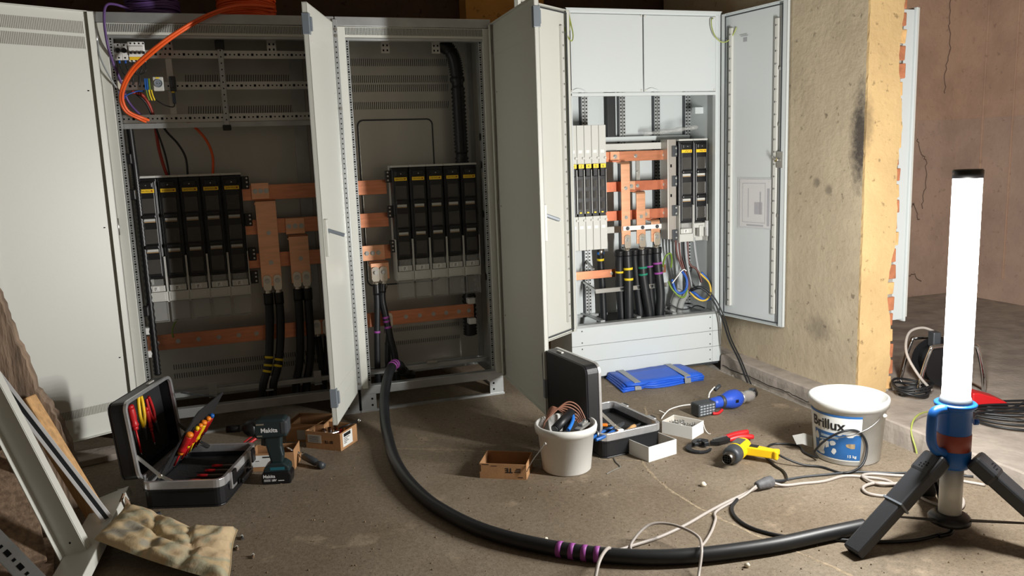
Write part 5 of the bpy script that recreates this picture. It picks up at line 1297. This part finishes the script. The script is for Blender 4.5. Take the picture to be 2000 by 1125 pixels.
for s, (a, b_) in enumerate((((.07,.042,.022),(.20,.055,.030)), ((.07,.02,.018),(.20,.010,.020)))):
    MB().tube([a, ((a[0]+b_[0])/2, (a[1]+b_[1])/2+.004, .026), b_], .013, 10, rr=lambda q: .010+.004*math.sin(q*3)).build('handle', RED, t)
# ---- heat gun
t = thing('heat_gun', 'yellow heat gun with black nozzle lying on its side', 'heat gun', (.60,-1.385,.044), math.radians(35), local=True)
def xl(prof, n=24): b = MB(); b.lathe(prof, n); b.v = [(-p[2], p[1], p[0]) for p in b.v]; return b
xl([(.0,-.09),(.022,-.088),(.034,-.078),(.039,-.06),(.040,.005),(.039,.03),(.038,.032)]).build('barrel', YELP, t)
xl([(.039,.028),(.040,.034),(.039,.07),(.032,.080),(.026,.082),(0,.082)]).build('collar', DGREY, t)
b = MB(); [None for _ in ()]
nz = xl([(.024,.080),(.025,.084),(.024,.125),(.021,.125),(.021,.090)]).build('nozzle', mat('nozzle_steel',(90,86,80),.35,.9), t)
xl([(0,.108),(.021,.108)]).build('nozzle_core', HOLE, nz)
for k in range(3):
    MB().box(-.118,-.112,-.020,.020,-.011+k*.010,-.009+k*.010).build('grille_bar', DGREY, nz); MB().box(-.118,-.112,-.011+k*.010,-.009+k*.010,-.020,.020).build('grille_bar', DGREY, nz)
HT_ = Matrix.Translation((.030,0,0)) @ Matrix.Rotation(math.radians(184), 4, 'Z')
hd = MB(); hd.T = HT_
hd.prism([(-.026,.02),(.022,.03),(.020,.09),(.018,.145),(.026,.152),(.026,.166),(-.018,.166),(-.020,.152),(-.014,.14),(-.020,.09),(-.024,.05)], 'z', -.019, .019); hd.build('handle', YELP, t, bevel=.008, seg=3)
b = MB(); b.T = HT_; b.box(-.030,-.012,.045,.085,-.010,.012); b.build('switch', BLACK, t, bevel=.003)
b = MB(); b.T = HT_; b.box(-.018,.012,.042,.078,.0185,.021); b.build('rating_panel', BLACK, t, bevel=.001)
MB().box(-.02,.045,-.02,.018,.0375,.0405).build('printed_sticker', mat('sticker_grey',(90,90,84),.5), t)
# its flex
HM = rigid((.60,-1.385,.044), math.radians(35)) @ HT_; h0 = HM @ Vector((.004,.166,0)); h1 = HM @ Vector((.004,.20,-.012))
loose('power_flex', 'black flex of the heat gun looping in front of paint bucket', [h0, h1, (h1.x+.05,h1.y-.035,.012), (.86,-1.60,.006), (.90,-1.69,.006), (.98,-1.70,.03), (1.02,-1.68,.10), (.99,-1.665,.16), (.93,-1.645,.165), (.88,-1.60,.12), (.86,-1.56,.06), (.90,-1.53,.015), (.905,-1.44,.006), (.935,-1.36,.006), (.86,-1.30,.006), (.79,-1.33,.006), (.735,-1.40,.006), (.70,-1.50,.006), (.69,-1.58,.006), (.64,-1.66,.008), (.565,-1.675,.018)], .0048, BLACKM, sub=8)
# ---- extension leads and plug
CW = mat('white_flex', (168,160,153), .5)
t = thing('plug_coupler', 'dirty grey rubber plug coupling joining two flexes', 'plug', (.515,-1.685,0), math.radians(12), local=True)
b = MB(); b.lathe([(0,0),(.012,0),(.017,.006),(.020,.03),(.022,.05),(.0235,.055),(.0235,.080),(.018,.086),(0,.087)], 18); b.v = [(p[2]-.04, p[1], p[0]+.0235) for p in b.v]; b.build('body', mat('rubber_grey',(92,92,94),.6,var=.2,vscale=40,bump=.2,bscale=90), t)
loose('white_flex', 'white flex running from plug across black cable to bottom edge', [(.480,-1.695,.02),(.43,-1.70,.008),(.31,-1.74,.006),(.19,-1.79,.006),(.07,-1.845,.006),(-.06,-1.89,.006),(-.17,-1.915,.010),(-.26,-1.945,.02),(-.305,-1.99,.06),(-.37,-2.06,.058),(-.43,-2.14,.006),(-.50,-2.25,.006)], .006, CW, sub=8)
loose('white_flex', 'second white flex with a standing loop beside black cable', [(.482,-1.69,.026),(.40,-1.72,.008),(.235,-1.79,.006),(.19,-1.85,.006),(.12,-1.93,.006),(.04,-2.00,.006),(-.02,-2.022,.006),(-.10,-2.022,.006),(-.165,-2.0,.006),(-.195,-1.965,.006),(-.185,-1.92,.02),(-.10,-1.885,.055),(-.03,-1.92,.06),(.005,-2.02,.06),(-.03,-2.11,.062),(-.085,-2.18,.01),(-.14,-2.26,.006)], .005, CW, sub=8)
loose('white_flex', 'white flex running from plug to the coil by tripod', [(.552,-1.682,.022),(.60,-1.70,.008),(.68,-1.71,.006),(.77,-1.725,.006),(.88,-1.715,.006),(.95,-1.76,.006),(1.0,-1.82,.006),(.97,-1.90,.006),(.89,-1.93,.006),(.84,-1.89,.008),(.86,-1.84,.010),(.93,-1.83,.012),(1.0,-1.87,.008),(1.02,-1.93,.006),(.99,-2.02,.006),(1.03,-2.12,.006),(1.12,-2.06,.006),(1.13,-1.96,.006)], .006, CW, sub=8)
loose('white_flex', 'white flex bundle curling behind the tripod leg', [(1.20,-1.86,.006),(1.08,-1.80,.006),(.99,-1.74,.006),(.93,-1.76,.012),(.93,-1.84,.014),(1.01,-1.87,.014),(1.10,-1.84,.010),(1.22,-1.90,.006),(1.30,-2.0,.006)], .006, CW, sub=8)
loose('grey_flex', 'thin dark grey flex lying from plug towards the step', [(.553,-1.676,.03),(.62,-1.655,.008),(.72,-1.655,.006),(.83,-1.675,.006),(.95,-1.70,.006),(1.08,-1.77,.006),(1.20,-1.82,.006),(1.33,-1.92,.006)], .0045, DGREY, sub=8)
loose('black_flex', 'black flex bowing from plug under thick cable to tripod lamp', [(.36,-1.735,.006),(.30,-1.79,.006),(.265,-1.87,.006),(.27,-1.96,.006),(.33,-2.05,.006),(.42,-2.10,.006),(.56,-2.19,.006),(.70,-2.24,.006),(.82,-2.25,.010)], .0065, BLACKM, sub=8)
# ---- the thick cable sweeping round
t = thing('armoured_cable', 'very thick black power cable sweeping in an arc from middle cabinet with purple tape', 'cable', (-.60,-1.6,0), group=None)
PC = [(-.56,.10,.18),(-.585,.05,.225),(-.625,-.01,.245),(-.67,-.09,.215),(-.715,-.20,.13),(-.745,-.36,.05),(-.765,-.56,.026),(-.785,-.80,.026),(-.785,-1.02,.026),(-.765,-1.22,.026),(-.725,-1.40,.026),(-.635,-1.62,.026),(-.50,-1.80,.026),(-.31,-1.965,.026),(-.09,-2.07,.026),(.20,-2.12,.026),(.44,-2.125,.026),(.60,-2.128,.026)]
PP = smoothpath(PC, 12)
MB().tube(PP, .0255, 16, raw=True).build('sheath', BLACKM, t)
def band_at(u, wd=.018, m=VIOLET):
    # u: index into control points (float)
    i = int(u*12); p = PP[i]; d = (PP[i+1]-PP[i-1]).normalized(); MB().cyl(p-d*wd/2, p+d*wd/2, .0268, n=18).build('tape_band', m, t)
for u in (12.45, 12.62, 12.79, 12.96): band_at(u)
for u in (1.75, 2.0, 2.3): band_at(u, .012)
MB().cyl((-.56,.10,.18),(-.50,.16,.13),.029,n=14).build('shrink_end', BLACK, t)

# ---- impact wrench
t = thing('impact_wrench', 'dark teal cordless impact wrench standing on its black battery', 'power tool', (-1.285,-.800,0), math.radians(165), local=True)
TEAL = mat('tool_teal', (30,44,46), .42, bump=.03, bscale=200)
bt = MB().prism([(-.062,.0),(.055,.0),(.060,.012),(.058,.050),(-.055,.056),(-.066,.04)], 'y', -.036, .036).build('battery', BLACK, t, bevel=.006)
MB().prism([(-.060,.052),(.052,.050),(.046,.072),(.02,.092),(-.035,.092),(-.058,.075)], 'y', -.034, .034).build('battery_foot', TEAL, t, bevel=.006)
hp = MB().prism([(-.030,.085),(.018,.085),(.030,.14),(.040,.19),(.030,.215),(-.035,.215),(-.030,.16),(-.036,.12)], 'y', -.020, .020).build('grip', TEAL, t, bevel=.009, seg=3)
MB().prism([(.036,.160),(.056,.165),(.052,.195),(.040,.200)], 'y', -.010, .010).build('trigger', DGREY, t, bevel=.003)
MB().prism([(-.062,.205),(.070,.200),(.078,.225),(.074,.275),(.05,.284),(-.05,.286),(-.066,.27)], 'y', -.036, .036).build('motor_housing', TEAL, t, bevel=.014, seg=3)
MB().box(-.066,-.030,-.0375,.0375,.215,.278).build('rear_cap', DGREY, t, bevel=.010)
b = MB(); b.lathe([(0,0),(.038,0),(.040,.01),(.034,.035),(.024,.05),(.018,.055),(0,.056)], 20); b.v = [(p[2]+.068, p[1], p[0]+.242) for p in b.v]; b.build('hammer_case', mat('hammer_case',(44,46,48),.4,.5), t)
MB().cyl((.120,0,.242),(.150,0,.242),.012,n=12).build('anvil', DGREY, t)
MB().cyl((.138,0,.242),(.192,0,.242),.0155,n=16).build('socket', mat('socket_black',(30,30,32),.4,.6), t)
for s in (1,-1):
    MB().box(.030,.062,s*.0365-.001,s*.0365+.001,.262,.268).build('silver_bar', ZINC, t); MB().box(.040,.062,s*.0365-.001,s*.0365+.001,.212,.218).build('silver_bar', ZINC, t)
text('lettering', 'Makita', .026, WTEXT, t, (.045,.0368,.230), (PI/2,0,PI), ext=.0003, bold=.0007)
text('lettering', 'Makita', .019, WTEXT, bt, (.052,.0364,.030), (PI/2,0,PI), ext=.0003, bold=.0004)
text('lettering', '18V', .013, WTEXT, bt, (.018,.0364,.014), (PI/2,0,PI), ext=.0003, bold=.0004)
MB().box(.022,.049,.0362,.0368,.014,.024).build('print_block', mat('worn_white',(150,150,150),.6), bt); MB().box(-.035,-.010,.0362,.0368,.015,.018).build('print_line', WTEXT, bt)
MB().box(-.04,.02,.0338,.0346,.062,.075).build('teal_stripe', mat('teal_print',(30,96,110),.5), t)
# red handled snips behind it
M = rigid((-1.43,-.50,.0),.0) @ Matrix.Translation((0,0,.07)) @ Matrix.Rotation(.5,4,'Z') @ Matrix.Rotation(-.35,4,'Y'); 
t = pliers('red handled snips lying on far rim of left case', M, RED, .9, name='snips')
# socket wrench leaning on a box
t = thing('torque_wrench', 'chrome ratchet with ribbed black grip leaning beside impact wrench', 'wrench', (-1.14,-.675,.030), math.radians(-52), local=True, rot=(0, math.radians(12), math.radians(-52)))
MB().cyl((-.20,0,0),(-.04,0,0),.007,n=10).build('shaft', CHROME, t); MB().cyl((-.055,0,0),(-.04,0,0),.013,n=14).build('collar', CHROME, t)
b = MB(); b.lathe([(.013,0),(.0165,.006),(.0165,.075),(.013,.085),(.011,.092),(.016,.10),(.016,.125),(0,.127)], 14); b.v = [(p[2]-.04, p[1], p[0]) for p in b.v]; b.build('grip', DGREY, t)
MB().ball((-.21,0,0), .018, 10, (1.3,1,.7)).build('ratchet_head', CHROME, t)

# ================================================================ TRIPOD LAMP
LX, LY = .86, -2.24
t = thing('tripod_lamp', 'glowing upright LED tube lamp with blue handle on black tripod', 'lamp', (LX, LY, 0), local=True)
LBLUE = mat('lamp_blue', (24,96,176), .4); LBLK = mat('lamp_leg_plastic', (48,50,54), .45, bump=.05, bscale=160)
dm = bpy.data.materials.new('led_diffuser'); dm.use_nodes = True; nb = dm.node_tree.nodes['Principled BSDF']
nb.inputs['Base Color'].default_value = (.9,.9,.9,1); nb.inputs['Roughness'].default_value = .4; nb.inputs['Alpha'].default_value = .35
nb.inputs['Emission Color'].default_value = (1,.985,.96,1); nb.inputs['Emission Strength'].default_value = LAMP_POWER
MB().lathe([(.041,.486),(.043,.49),(.043,1.205),(.041,1.21)], 40).build('diffuser', dm, t)
MB().lathe([(0,1.208),(.0455,1.208),(.0455,1.232),(.042,1.236),(0,1.236)], 32).build('end_cap', BLACK, t)
MB().lathe([(0,.462),(.050,.462),(.050,.474),(.046,.486),(0,.486)], 32).build('tube_socket', MGREY, t)
NL = 7
for i in range(NL):
    lt = bpy.data.lights.new('led_cluster', 'POINT'); lt.energy = LED_WATT/NL; lt.shadow_soft_size = .034; lt.color = (1,.985,.95)
    lt.use_nodes = True; nt = lt.node_tree; em = nt.nodes['Emission']; lf = nt.nodes.new('ShaderNodeLightFalloff')
    lf.inputs['Strength'].default_value = 1.0; lf.inputs['Smooth'].default_value = 0; nt.links.new(lf.outputs['Linear'], em.inputs['Strength'])
    lo = bpy.data.objects.new('led_cluster', lt); C.objects.link(lo); lo.parent = t; lo.location = (0, 0, .535+i*(1.16-.535)/(NL-1))
body = MB().lathe([(0,.245),(.050,.245),(.055,.255),(.055,.300),(.052,.305),(.052,.44),(.056,.448),(.064,.456),(.066,.464),(.062,.468),(0,.468)], 36).build('housing', LBLUE, t)
MB().lathe([(.0525,.306),(.0535,.307),(.0535,.362),(.0525,.363)], 36).build('red_band', mat('lamp_red_band',(150,66,50),.45), t)
ha = math.radians(190)
def hp_(r, z): return (r*math.cos(ha), r*math.sin(ha), z)
MB().tube([hp_(.045,.452), hp_(.095,.458), hp_(.118,.448), hp_(.123,.42), hp_(.123,.375), hp_(.116,.345), hp_(.092,.318), hp_(.045,.300)], .0155, 10, sub=5).build('carry_handle', LBLUE, t)
MB().lathe([(0,.072),(.036,.072),(.036,.25),(0,.25)], 28).build('lower_pole', mat('pole_grey',(206,204,198),.4,.1), t)
MB().lathe([(0,.040),(.055,.040),(.066,.046),(.068,.060),(.060,.070),(.045,.078),(.036,.078),(0,.078)], 28).build('foot_ring', BLACK, t)
MB().cyl((.05,-.03,.40),(.062,-.036,.40),.010,n=12).build('push_button', LBLUE, t)
FEET = [(LEGS, ) for LEGS in ()]
for i, (fx, fy) in enumerate(((-.405,.0), (.20,-.36), (.175,.27))):
    f = Vector((fx, fy, .012)); a = math.atan2(fy, fx); top = Vector((math.cos(a)*.062, math.sin(a)*.062, .285))
    lg = MB().bar(top+(f-top)*.12, top+(f-top)*.52, .076, .046).build('leg', LBLK, t, bevel=.008)
    MB().bar(top+(f-top)*.48, f, .066, .040).build('leg_lower', LBLK, lg, bevel=.007)
    MB().bar(top, top+(f-top)*.20, .084, .054).build('leg_knuckle', LBLK, lg, bevel=.012)
    MB().bar(f+Vector((0,0,.0)), f+(top-f)*.03+Vector((0,0,.0)), .060, .024).build('leg_foot', BLACK, lg, bevel=.003)
    for w_ in (.505,): MB().bar(top+(f-top)*(w_-.01), top+(f-top)*(w_+.005), .0785, .0485).build('leg_clip', MGREY, lg)
    # struts from foot ring to the leg
    MB().bar((math.cos(a)*.05, math.sin(a)*.05, .060), tuple(top+(f-top)*.62), .008, .004).build('brace', BLACK, lg)
    MB().bar((math.cos(a)*.05-math.sin(a)*.012, math.sin(a)*.05+math.cos(a)*.012, .060), tuple(top+(f-top)*.62), .006, .004).build('brace', BLACK, lg)
    b = MB(); d = (f-top).normalized(); up = Vector((0,0,1)); sx = d.cross(up).normalized(); nn = sx.cross(d)
    for k, (uu, vv) in enumerate(((0,0),(.012,.0),(-.012,0),(0,.010),(0,-.010),(.011,.009),(-.011,-.009))):
        p = top+(f-top)*.13+sx*uu+d*vv+nn*.0275; b.cyl(p-nn*.0005, p+nn*.0006, .0026, n=6)
    stuff(b.build('vent_dot', HOLE, lg))
MB().tube([(0,0,.045),(.0,-.012,.02),(-.02,-.02,.012),(-.06,-.015,.010)], .0075, 8).build('cable_tail', BLACK, t)

# ================================================================ BACKGROUND ON THE STEP
t = thing('cable_reel', 'cable reel in bright steel tube frame on the step behind the lamp', 'cable reel', (2.02,-1.10,ST), math.radians(-20), local=True)
for y in (-.10,.10):
    MB().tube([(-.16,y,.008),(-.14,y,.12),(-.11,y,.22),(-.08,y,.245),(.10,y,.245),(.13,y,.22),(.16,y,.10),(.17,y,.008)], .011, 8, sub=5).build('tube_frame', CHROME, t)
MB().tube([(-.16,-.10,.008),(-.165,0,.008),(-.16,.10,.008)], .011, 8).build('cross_tube', CHROME, t); MB().tube([(.17,-.10,.008),(.175,0,.008),(.17,.10,.008)], .011, 8).build('cross_tube', CHROME, t)
for y in (-.075,.075): MB().cyl((0,y-.004,.135),(0,y+.004,.135),.115,n=28).build('drum_flange', BLACK, t)
MB().cyl((0,-.072,.135),(0,.072,.135),.085,n=28).build('wound_cable', BLACKM, t)
MB().cyl((0,-.085,.135),(0,-.104,.135),.025,n=14).build('hub', DGREY, t); MB().cyl((0,.085,.135),(0,.104,.135),.025,n=14).build('hub', DGREY, t)
MB().box(-.06,-.02,-.03,.03,.22,.30).build('reel_socket', DGREY, t, bevel=.006)
loose('white_flex', 'white flex hooping up from the cable reel', [(1.86,-1.20,.10),(1.80,-1.17,.18),(1.79,-1.10,.28),(1.86,-1.04,.36),(1.95,-1.04,.38),(2.02,-1.07,.35)], .007, CW, cat='cable')
for i in range(5):
    r = random.Random(30+i); cx, cy = 1.80+r.uniform(-.015,.015), -1.14+r.uniform(-.015,.015); R0 = .062+.007*i
    loose('black_flex', '%s turn of black flex lying beside the pillar foot' % ['innermost','second','third','fourth','outermost'][i], [(cx+R0*math.cos(a)*1.1, cy+R0*math.sin(a), ST+.008+.012*i+.01*math.sin(a*2+i)) for a in [2*PI*k/10 for k in range(10)]]+[(cx+R0*1.1+.01, cy, ST+.012*i+.012)], .006, BLACKM, grp='flex turns beside the pillar', sub=5)
for i in range(4):
    r = random.Random(60+i)
    loose('black_flex', '%s black flex strand looping on the step behind the lamp' % ['nearest','second nearest','third nearest','farthest'][i], [(1.75+.05*i,-1.50+.05*i,ST+.007),(1.86+.04*i,-1.60+.03*i,ST+.012),(1.93+.05*i+r.uniform(-.03,.03),-1.72+.06*i,ST+.012+.008*i),(1.88+.03*i,-1.80+.05*i,ST+.010+.006*i),(1.76+.04*i,-1.72+.05*i,ST+.012),(1.72+.03*i,-1.60+.05*i,ST+.012),(1.80+.04*i,-1.52+.04*i,ST+.018),(2.0+.05*i,-1.60+.04*i,ST+.02),(2.30+.1*i,-1.85+.08*i,ST+.008)], .0055, BLACKM, grp='flex strands on the step', sub=6)
t = thing('red_plug_box', 'red wedge shaped distributor block on the step behind the lamp', 'distributor', (1.965,-1.415,ST), math.radians(-24), local=True)
MB().prism([(-.075,.014),(.085,.014),(.085,.026),(.03,.052),(-.045,.075),(-.075,.075)], 'y', -.04, .04).build('housing', RED, t, bevel=.006)
MB().box(-.078,.088,-.043,.043,0,.014).build('base', BLACK, t, bevel=.004)
loose('earth_flex', 'green-yellow wire curving down over the step edge', [(1.66,-1.42,ST+.006),(1.58,-1.44,ST+.03),(1.50,-1.47,ST+.035),(1.44,-1.50,ST+.02),(1.405,-1.53,.05),(1.39,-1.57,.0),(1.37,-1.60,-.02)], .004, mat('earth_green', (150,160,80), .45), cat='wire')

# ================================================================ SCRAP PILE AT THE LEFT
def lean(name, lab, p0, p1, wd, th, m, cat, up=(0,0,1), grp=None, bevel=.002):
    t = thing(name, lab, cat, p0, group=grp); MB().bar(p0, p1, wd, th, up).build('bar', m, t, bevel=bevel); return t
SLABM = mat('weathered_board', (136,116,98), .9, var=.35, vscale=7, stretch=(4,4,.8), bump=.6, bscale=16, vdet=8)

rw = random.Random(17)
ALULT = mat('bright_aluminium', (222,223,225), .35, .3)
# big weathered board leaning behind
t = thing('weathered_board', 'big grey weathered timber board standing at left picture edge', 'board', (-2.35,-.70,0))
pr = [(-2.02,0),(-2.045,.15),(-2.06,.27),(-2.085,.36),(-2.115,.44),(-2.15,.50),(-2.165,.60),(-2.20,.72),(-2.215,.82),(-2.245,.93),(-2.28,1.08),(-2.31,1.22)]
pr2 = []
for a, b_ in zip(pr[:-1], pr[1:]):
    for k in range(5): pr2.append((a[0]+(b_[0]-a[0])*k/5+rw.uniform(-.004,.004), a[1]+(b_[1]-a[1])*k/5))
pr2.append(pr[-1])
MB().prism(pr2+[(-2.80,1.22),(-2.80,0)], 'y', -.76, -.69).build('slab', SLABM, t)
t = thing('raw_batten', 'short raw pine batten leaning on the weathered board', 'batten', (-2.0,-.90,0))
MB().bar((-1.965,-.905,.012), (-2.180,-.785,.480), .062, .050, up=(.5,.8,.2)).build('timber', WOOD, t, bevel=.006)
t = thing('aluminium_rail', 'slim aluminium slotted rail leaning across the scrap pile', 'rail', (-1.885,-1.085,0))
r0, r1 = Vector((-1.885,-1.085,.035)), Vector((-2.38,-.815,.835))
dd = (r1-r0).normalized(); vv = Vector((-1.3487,-4.2186,1.3249))-(r0+r1)/2; sx = dd.cross(vv).normalized(); nn = sx.cross(dd).normalized()
for off, wd, m_ in ((-.013,.012,ALULT),(.013,.012,ALULT)): MB().bar(r0+sx*off, r1+sx*off, wd, .022, up=tuple(nn)).build('rail_lip', m_, t, bevel=.001)
MB().bar(r0-nn*.008, r1-nn*.008, .016, .006, up=tuple(nn)).build('rail_web', DGREY, t)
t = thing('white_angle', 'white lacquered steel angle leaning in the scrap pile', 'angle profile', (-1.965,-1.30,0))
r0, r1 = Vector((-1.965,-1.300,.03)), Vector((-2.36,-.85,.83))
dd = (r1-r0).normalized(); vv = Vector((-3.6,-3.0,1.3))-(r0+r1)/2; sx = dd.cross(vv).normalized(); nn = sx.cross(dd).normalized()
MB().bar(r0, r1, .085, .003, up=tuple(nn)).build('face', POWDER, t)
MB().bar(r0+sx*.0425-nn*.016, r1+sx*.0425-nn*.016, .003, .028, up=tuple(nn)).build('flange', POWDER, t); MB().bar(r0-sx*.0425+nn*.014, r1-sx*.0425+nn*.014, .003, .028, up=tuple(nn)).build('flange', POWDER, t)
MB().cyl(r0+dd*.06+nn*.0016, r0+dd*.06+nn*.0022, .004, n=8).build('screw_hole', HOLE, t)
t = thing('white_channel', 'white steel channel lying on floor under the cushion', 'channel', (-1.95,-1.1,0))
c0, c1 = Vector((-1.915,-.775,.035)), Vector((-1.965,-1.52,.035))
MB().bar(c0, c1, .125, .036, up=(-.30,0,1)).build('channel_body', POWDER, t, bevel=.003); MB().bar(c0+Vector((.03,.001,0)), c0+Vector((.03,.004,0)), .04, .05).build('end_tab', POWDER, t)
t = thing('perforated_strut', 'galvanised strut with oval holes in bottom left corner', 'strut', (-2.06,-1.42,0))
r0, r1 = Vector((-2.045,-1.46,.02)), Vector((-2.42,-1.10,.34))
dd = (r1-r0).normalized(); vv = Vector((-1.3487,-4.2186,1.3249))-(r0+r1)/2; sx = dd.cross(vv).normalized(); nn = sx.cross(dd).normalized()
MB().bar(r0, r1, .060, .003, up=tuple(nn)).build('web', GALV, t); MB().bar(r0+sx*.030-nn*.012, r1+sx*.030-nn*.012, .004, .026, up=tuple(nn)).build('flange', GALV, t); MB().bar(r0-sx*.030-nn*.012, r1-sx*.030-nn*.012, .004, .026, up=tuple(nn)).build('flange', GALV, t)
Ls = (r1-r0).length; q = .04; k = 0
while q < Ls-.03:
    hl = .024 if k % 2 == 0 else .010
    MB().bar(r0+dd*(q-hl/2)+nn*.0019, r0+dd*(q+hl/2)+nn*.0019, .016 if k % 2 == 0 else .011, .0008, up=tuple(nn)).build('oval_hole', HOLE, t); q += .034; k += 1
# planks of a broken crate below
for i, (p0, p1, wd, th, lab) in enumerate([((-2.13,-1.06,.012),(-2.03,-1.60,.012),.09,.022,'dark crate plank lying lowest under the white angle'),((-2.30,-.90,.10),(-2.16,-1.45,.02),.16,.022,'broad brown plank lying in bottom left corner'),((-2.00,-.80,.012),(-1.86,-1.02,.012),.05,.020,'short splintered plank under the aluminium rail'),((-2.26,-.84,.30),(-2.13,-1.30,.03),.14,.02,'brown board leaning behind the white angle')]):
    lean('crate_plank', lab, p0, p1, wd, th, WOODD, 'plank', grp='crate planks in the scrap pile')
t = thing('wood_splinter', 'pointed wood splinter standing beside left tool case', 'splinter', (-1.855,-.93,0))
MB().prism([(-1.885,.0),(-1.835,.0),(-1.842,.06),(-1.856,.085),(-1.862,.02)], 'y', -.945, -.925).build('splinter', WOODD, t, bevel=.002)
MB().bar((-1.90,-.96,.01), (-1.86,-.925,.095), .008, .008).build('stick', WOODD, t)
t = thing('rubble_board', 'pale broken plaster board on floor under left door', 'board', (-2.02,-.28,0))
MB().prism([(-2.25,-.30),(-1.98,-.22),(-1.86,-.16),(-1.84,-.10),(-2.0,-.08),(-2.25,-.12)], 'z', 0, .03).build('board', CONC2, t, bevel=.004)
# cushion
def camo():
    m = bpy.data.materials.new('faded_camouflage_cloth'); m.use_nodes = True; nt = m.node_tree; b = nt.nodes['Principled BSDF']; tc = nt.nodes.new('ShaderNodeTexCoord')
    n = nt.nodes.new('ShaderNodeTexNoise'); n.inputs['Scale'].default_value = 8; n.inputs['Detail'].default_value = 1.5; nt.links.new(tc.outputs['Object'], n.inputs['Vector'])
    r = nt.nodes.new('ShaderNodeValToRGB'); r.color_ramp.interpolation = 'LINEAR'; els = r.color_ramp.elements
    els[0].position = .30; els[0].color = lin((164,158,142)); els[1].position = .70; els[1].color = lin((208,186,150))
    for p, c in ((.36,(162,156,140)),(.43,(206,184,146)),(.50,(200,178,140)),(.55,(178,172,146)),(.58,(178,172,146)),(.64,(212,186,150))): e = els.new(p); e.color = lin(c)
    nt.links.new(n.outputs[0], r.inputs[0])
    n2 = nt.nodes.new('ShaderNodeTexNoise'); n2.inputs['Scale'].default_value = 60; n2.inputs['Detail'].default_value = 5; nt.links.new(tc.outputs['Object'], n2.inputs['Vector'])
    x = nt.nodes.new('ShaderNodeMixRGB'); x.blend_type = 'MULTIPLY'; x.inputs[0].default_value = .2; nt.links.new(r.outputs[0], x.inputs[1]); nt.links.new(n2.outputs[0], x.inputs[2]); nt.links.new(x.outputs[0], b.inputs['Base Color'])
    b.inputs['Roughness'].default_value = .95; b.inputs['Specular IOR Level'].default_value = .1
    bp = nt.nodes.new('ShaderNodeBump'); bp.inputs['Strength'].default_value = .35; bp.inputs['Distance'].default_value = .006; nt.links.new(n2.outputs[0], bp.inputs['Height']); nt.links.new(bp.outputs[0], b.inputs['Normal'])
    return m
t = thing('camouflage_cushion', 'thin quilted cushion in faded tan camouflage cloth lying on the scrap', 'cushion', (-1.68,-1.33,0))
A_, B_, C_, D_ = Vector((-1.905,-1.30,.075)), Vector((-1.49,-1.66,.012)), Vector((-1.450,-1.29,.012)), Vector((-1.845,-1.03,.075))
n = 40; vs = []; fs = []; rc = random.Random(2)
for s in (1, -1):
    for j in range(n+1):
        for i in range(n+1):
            u, v = i/n, j/n; p = (A_*(1-u)+B_*u)*(1-v)+(D_*(1-u)+C_*u)*v
            p.x += .012*math.sin(v*5+1)*(u-.5); p.y += -.030*math.sin(PI*u)*(1-v)*.6-.045*math.sin(PI*u)*v*.9+.02*math.sin(u*8)*v
            e = min(u,1-u,v,1-v); h = min(1, e/.10)**.5
            z = .026*h
            for (su, w_) in ((.36,.030),(.66,.030)): z *= 1-.55*math.exp(-((u-su-.05*math.sin(v*5))/w_)**2)
            z *= 1-.4*math.exp(-((v-.5-.06*math.sin(u*7))/.035)**2)
            z += (.0045*math.sin(u*21+v*9)*math.sin(v*16-u*6)+.0025*math.sin(u*37-v*24))*h
            vs.append((p.x, p.y, p.z+.012+(z if s > 0 else -.010*h)))
m_ = (n+1)**2
for j in range(n):
    for i in range(n):
        a = j*(n+1)+i; fs.append((a,a+1,a+n+2,a+n+1)); fs.append((m_+a,m_+a+n+1,m_+a+n+2,m_+a+1))
for i in range(n):
    fs += [(i, m_+i, m_+i+1, i+1), (n*(n+1)+i, n*(n+1)+i+1, m_+n*(n+1)+i+1, m_+n*(n+1)+i), (i*(n+1), (i+1)*(n+1), m_+(i+1)*(n+1), m_+i*(n+1)), (i*(n+1)+n, m_+i*(n+1)+n, m_+(i+1)*(n+1)+n, (i+1)*(n+1)+n)]
cu = MB(); cu.add(vs, fs, True); cu.build('cover', camo(), t)
PIP = mat('cushion_piping', (150,132,100), .9)
edge = [vs[j*(n+1)+n] for j in range(0,n+1,4)]; MB().tube([Vector(p)-Vector((0,0,.004)) for p in edge], .004, 6).build('piping', PIP, t)
# wall plugs and clips dropped on the floor
for i, (x, y, lab) in enumerate(((-1.452,-1.385,'pale wall plug lying right of the cushion'),(-1.435,-1.305,'short dark screw lying right of the cushion'),(-1.40,-1.47,'pale wall plug lying nearest the picture edge by the cushion'))):
    t = thing('wall_plug', lab, 'wall plug', (x,y,.005), rw.uniform(0,3), local=True); MB().cyl((-.012,0,0),(.008,0,0),.0035,n=8).build('shank', DGREY if i == 1 else WOODD, t); MB().cyl((.008,0,0),(.012,0,0),.0055,n=8).build('head', LGREY, t)
t = thing('metal_clip', 'small dark metal clip on floor behind the cushion', 'clip', (-1.745,-.985,.0), .3, local=True); MB().box(-.014,.014,-.010,.010,0,.020).box(-.014,-.010,-.010,.010,.020,.032).build('clip_body', DGREY, t, bevel=.002)
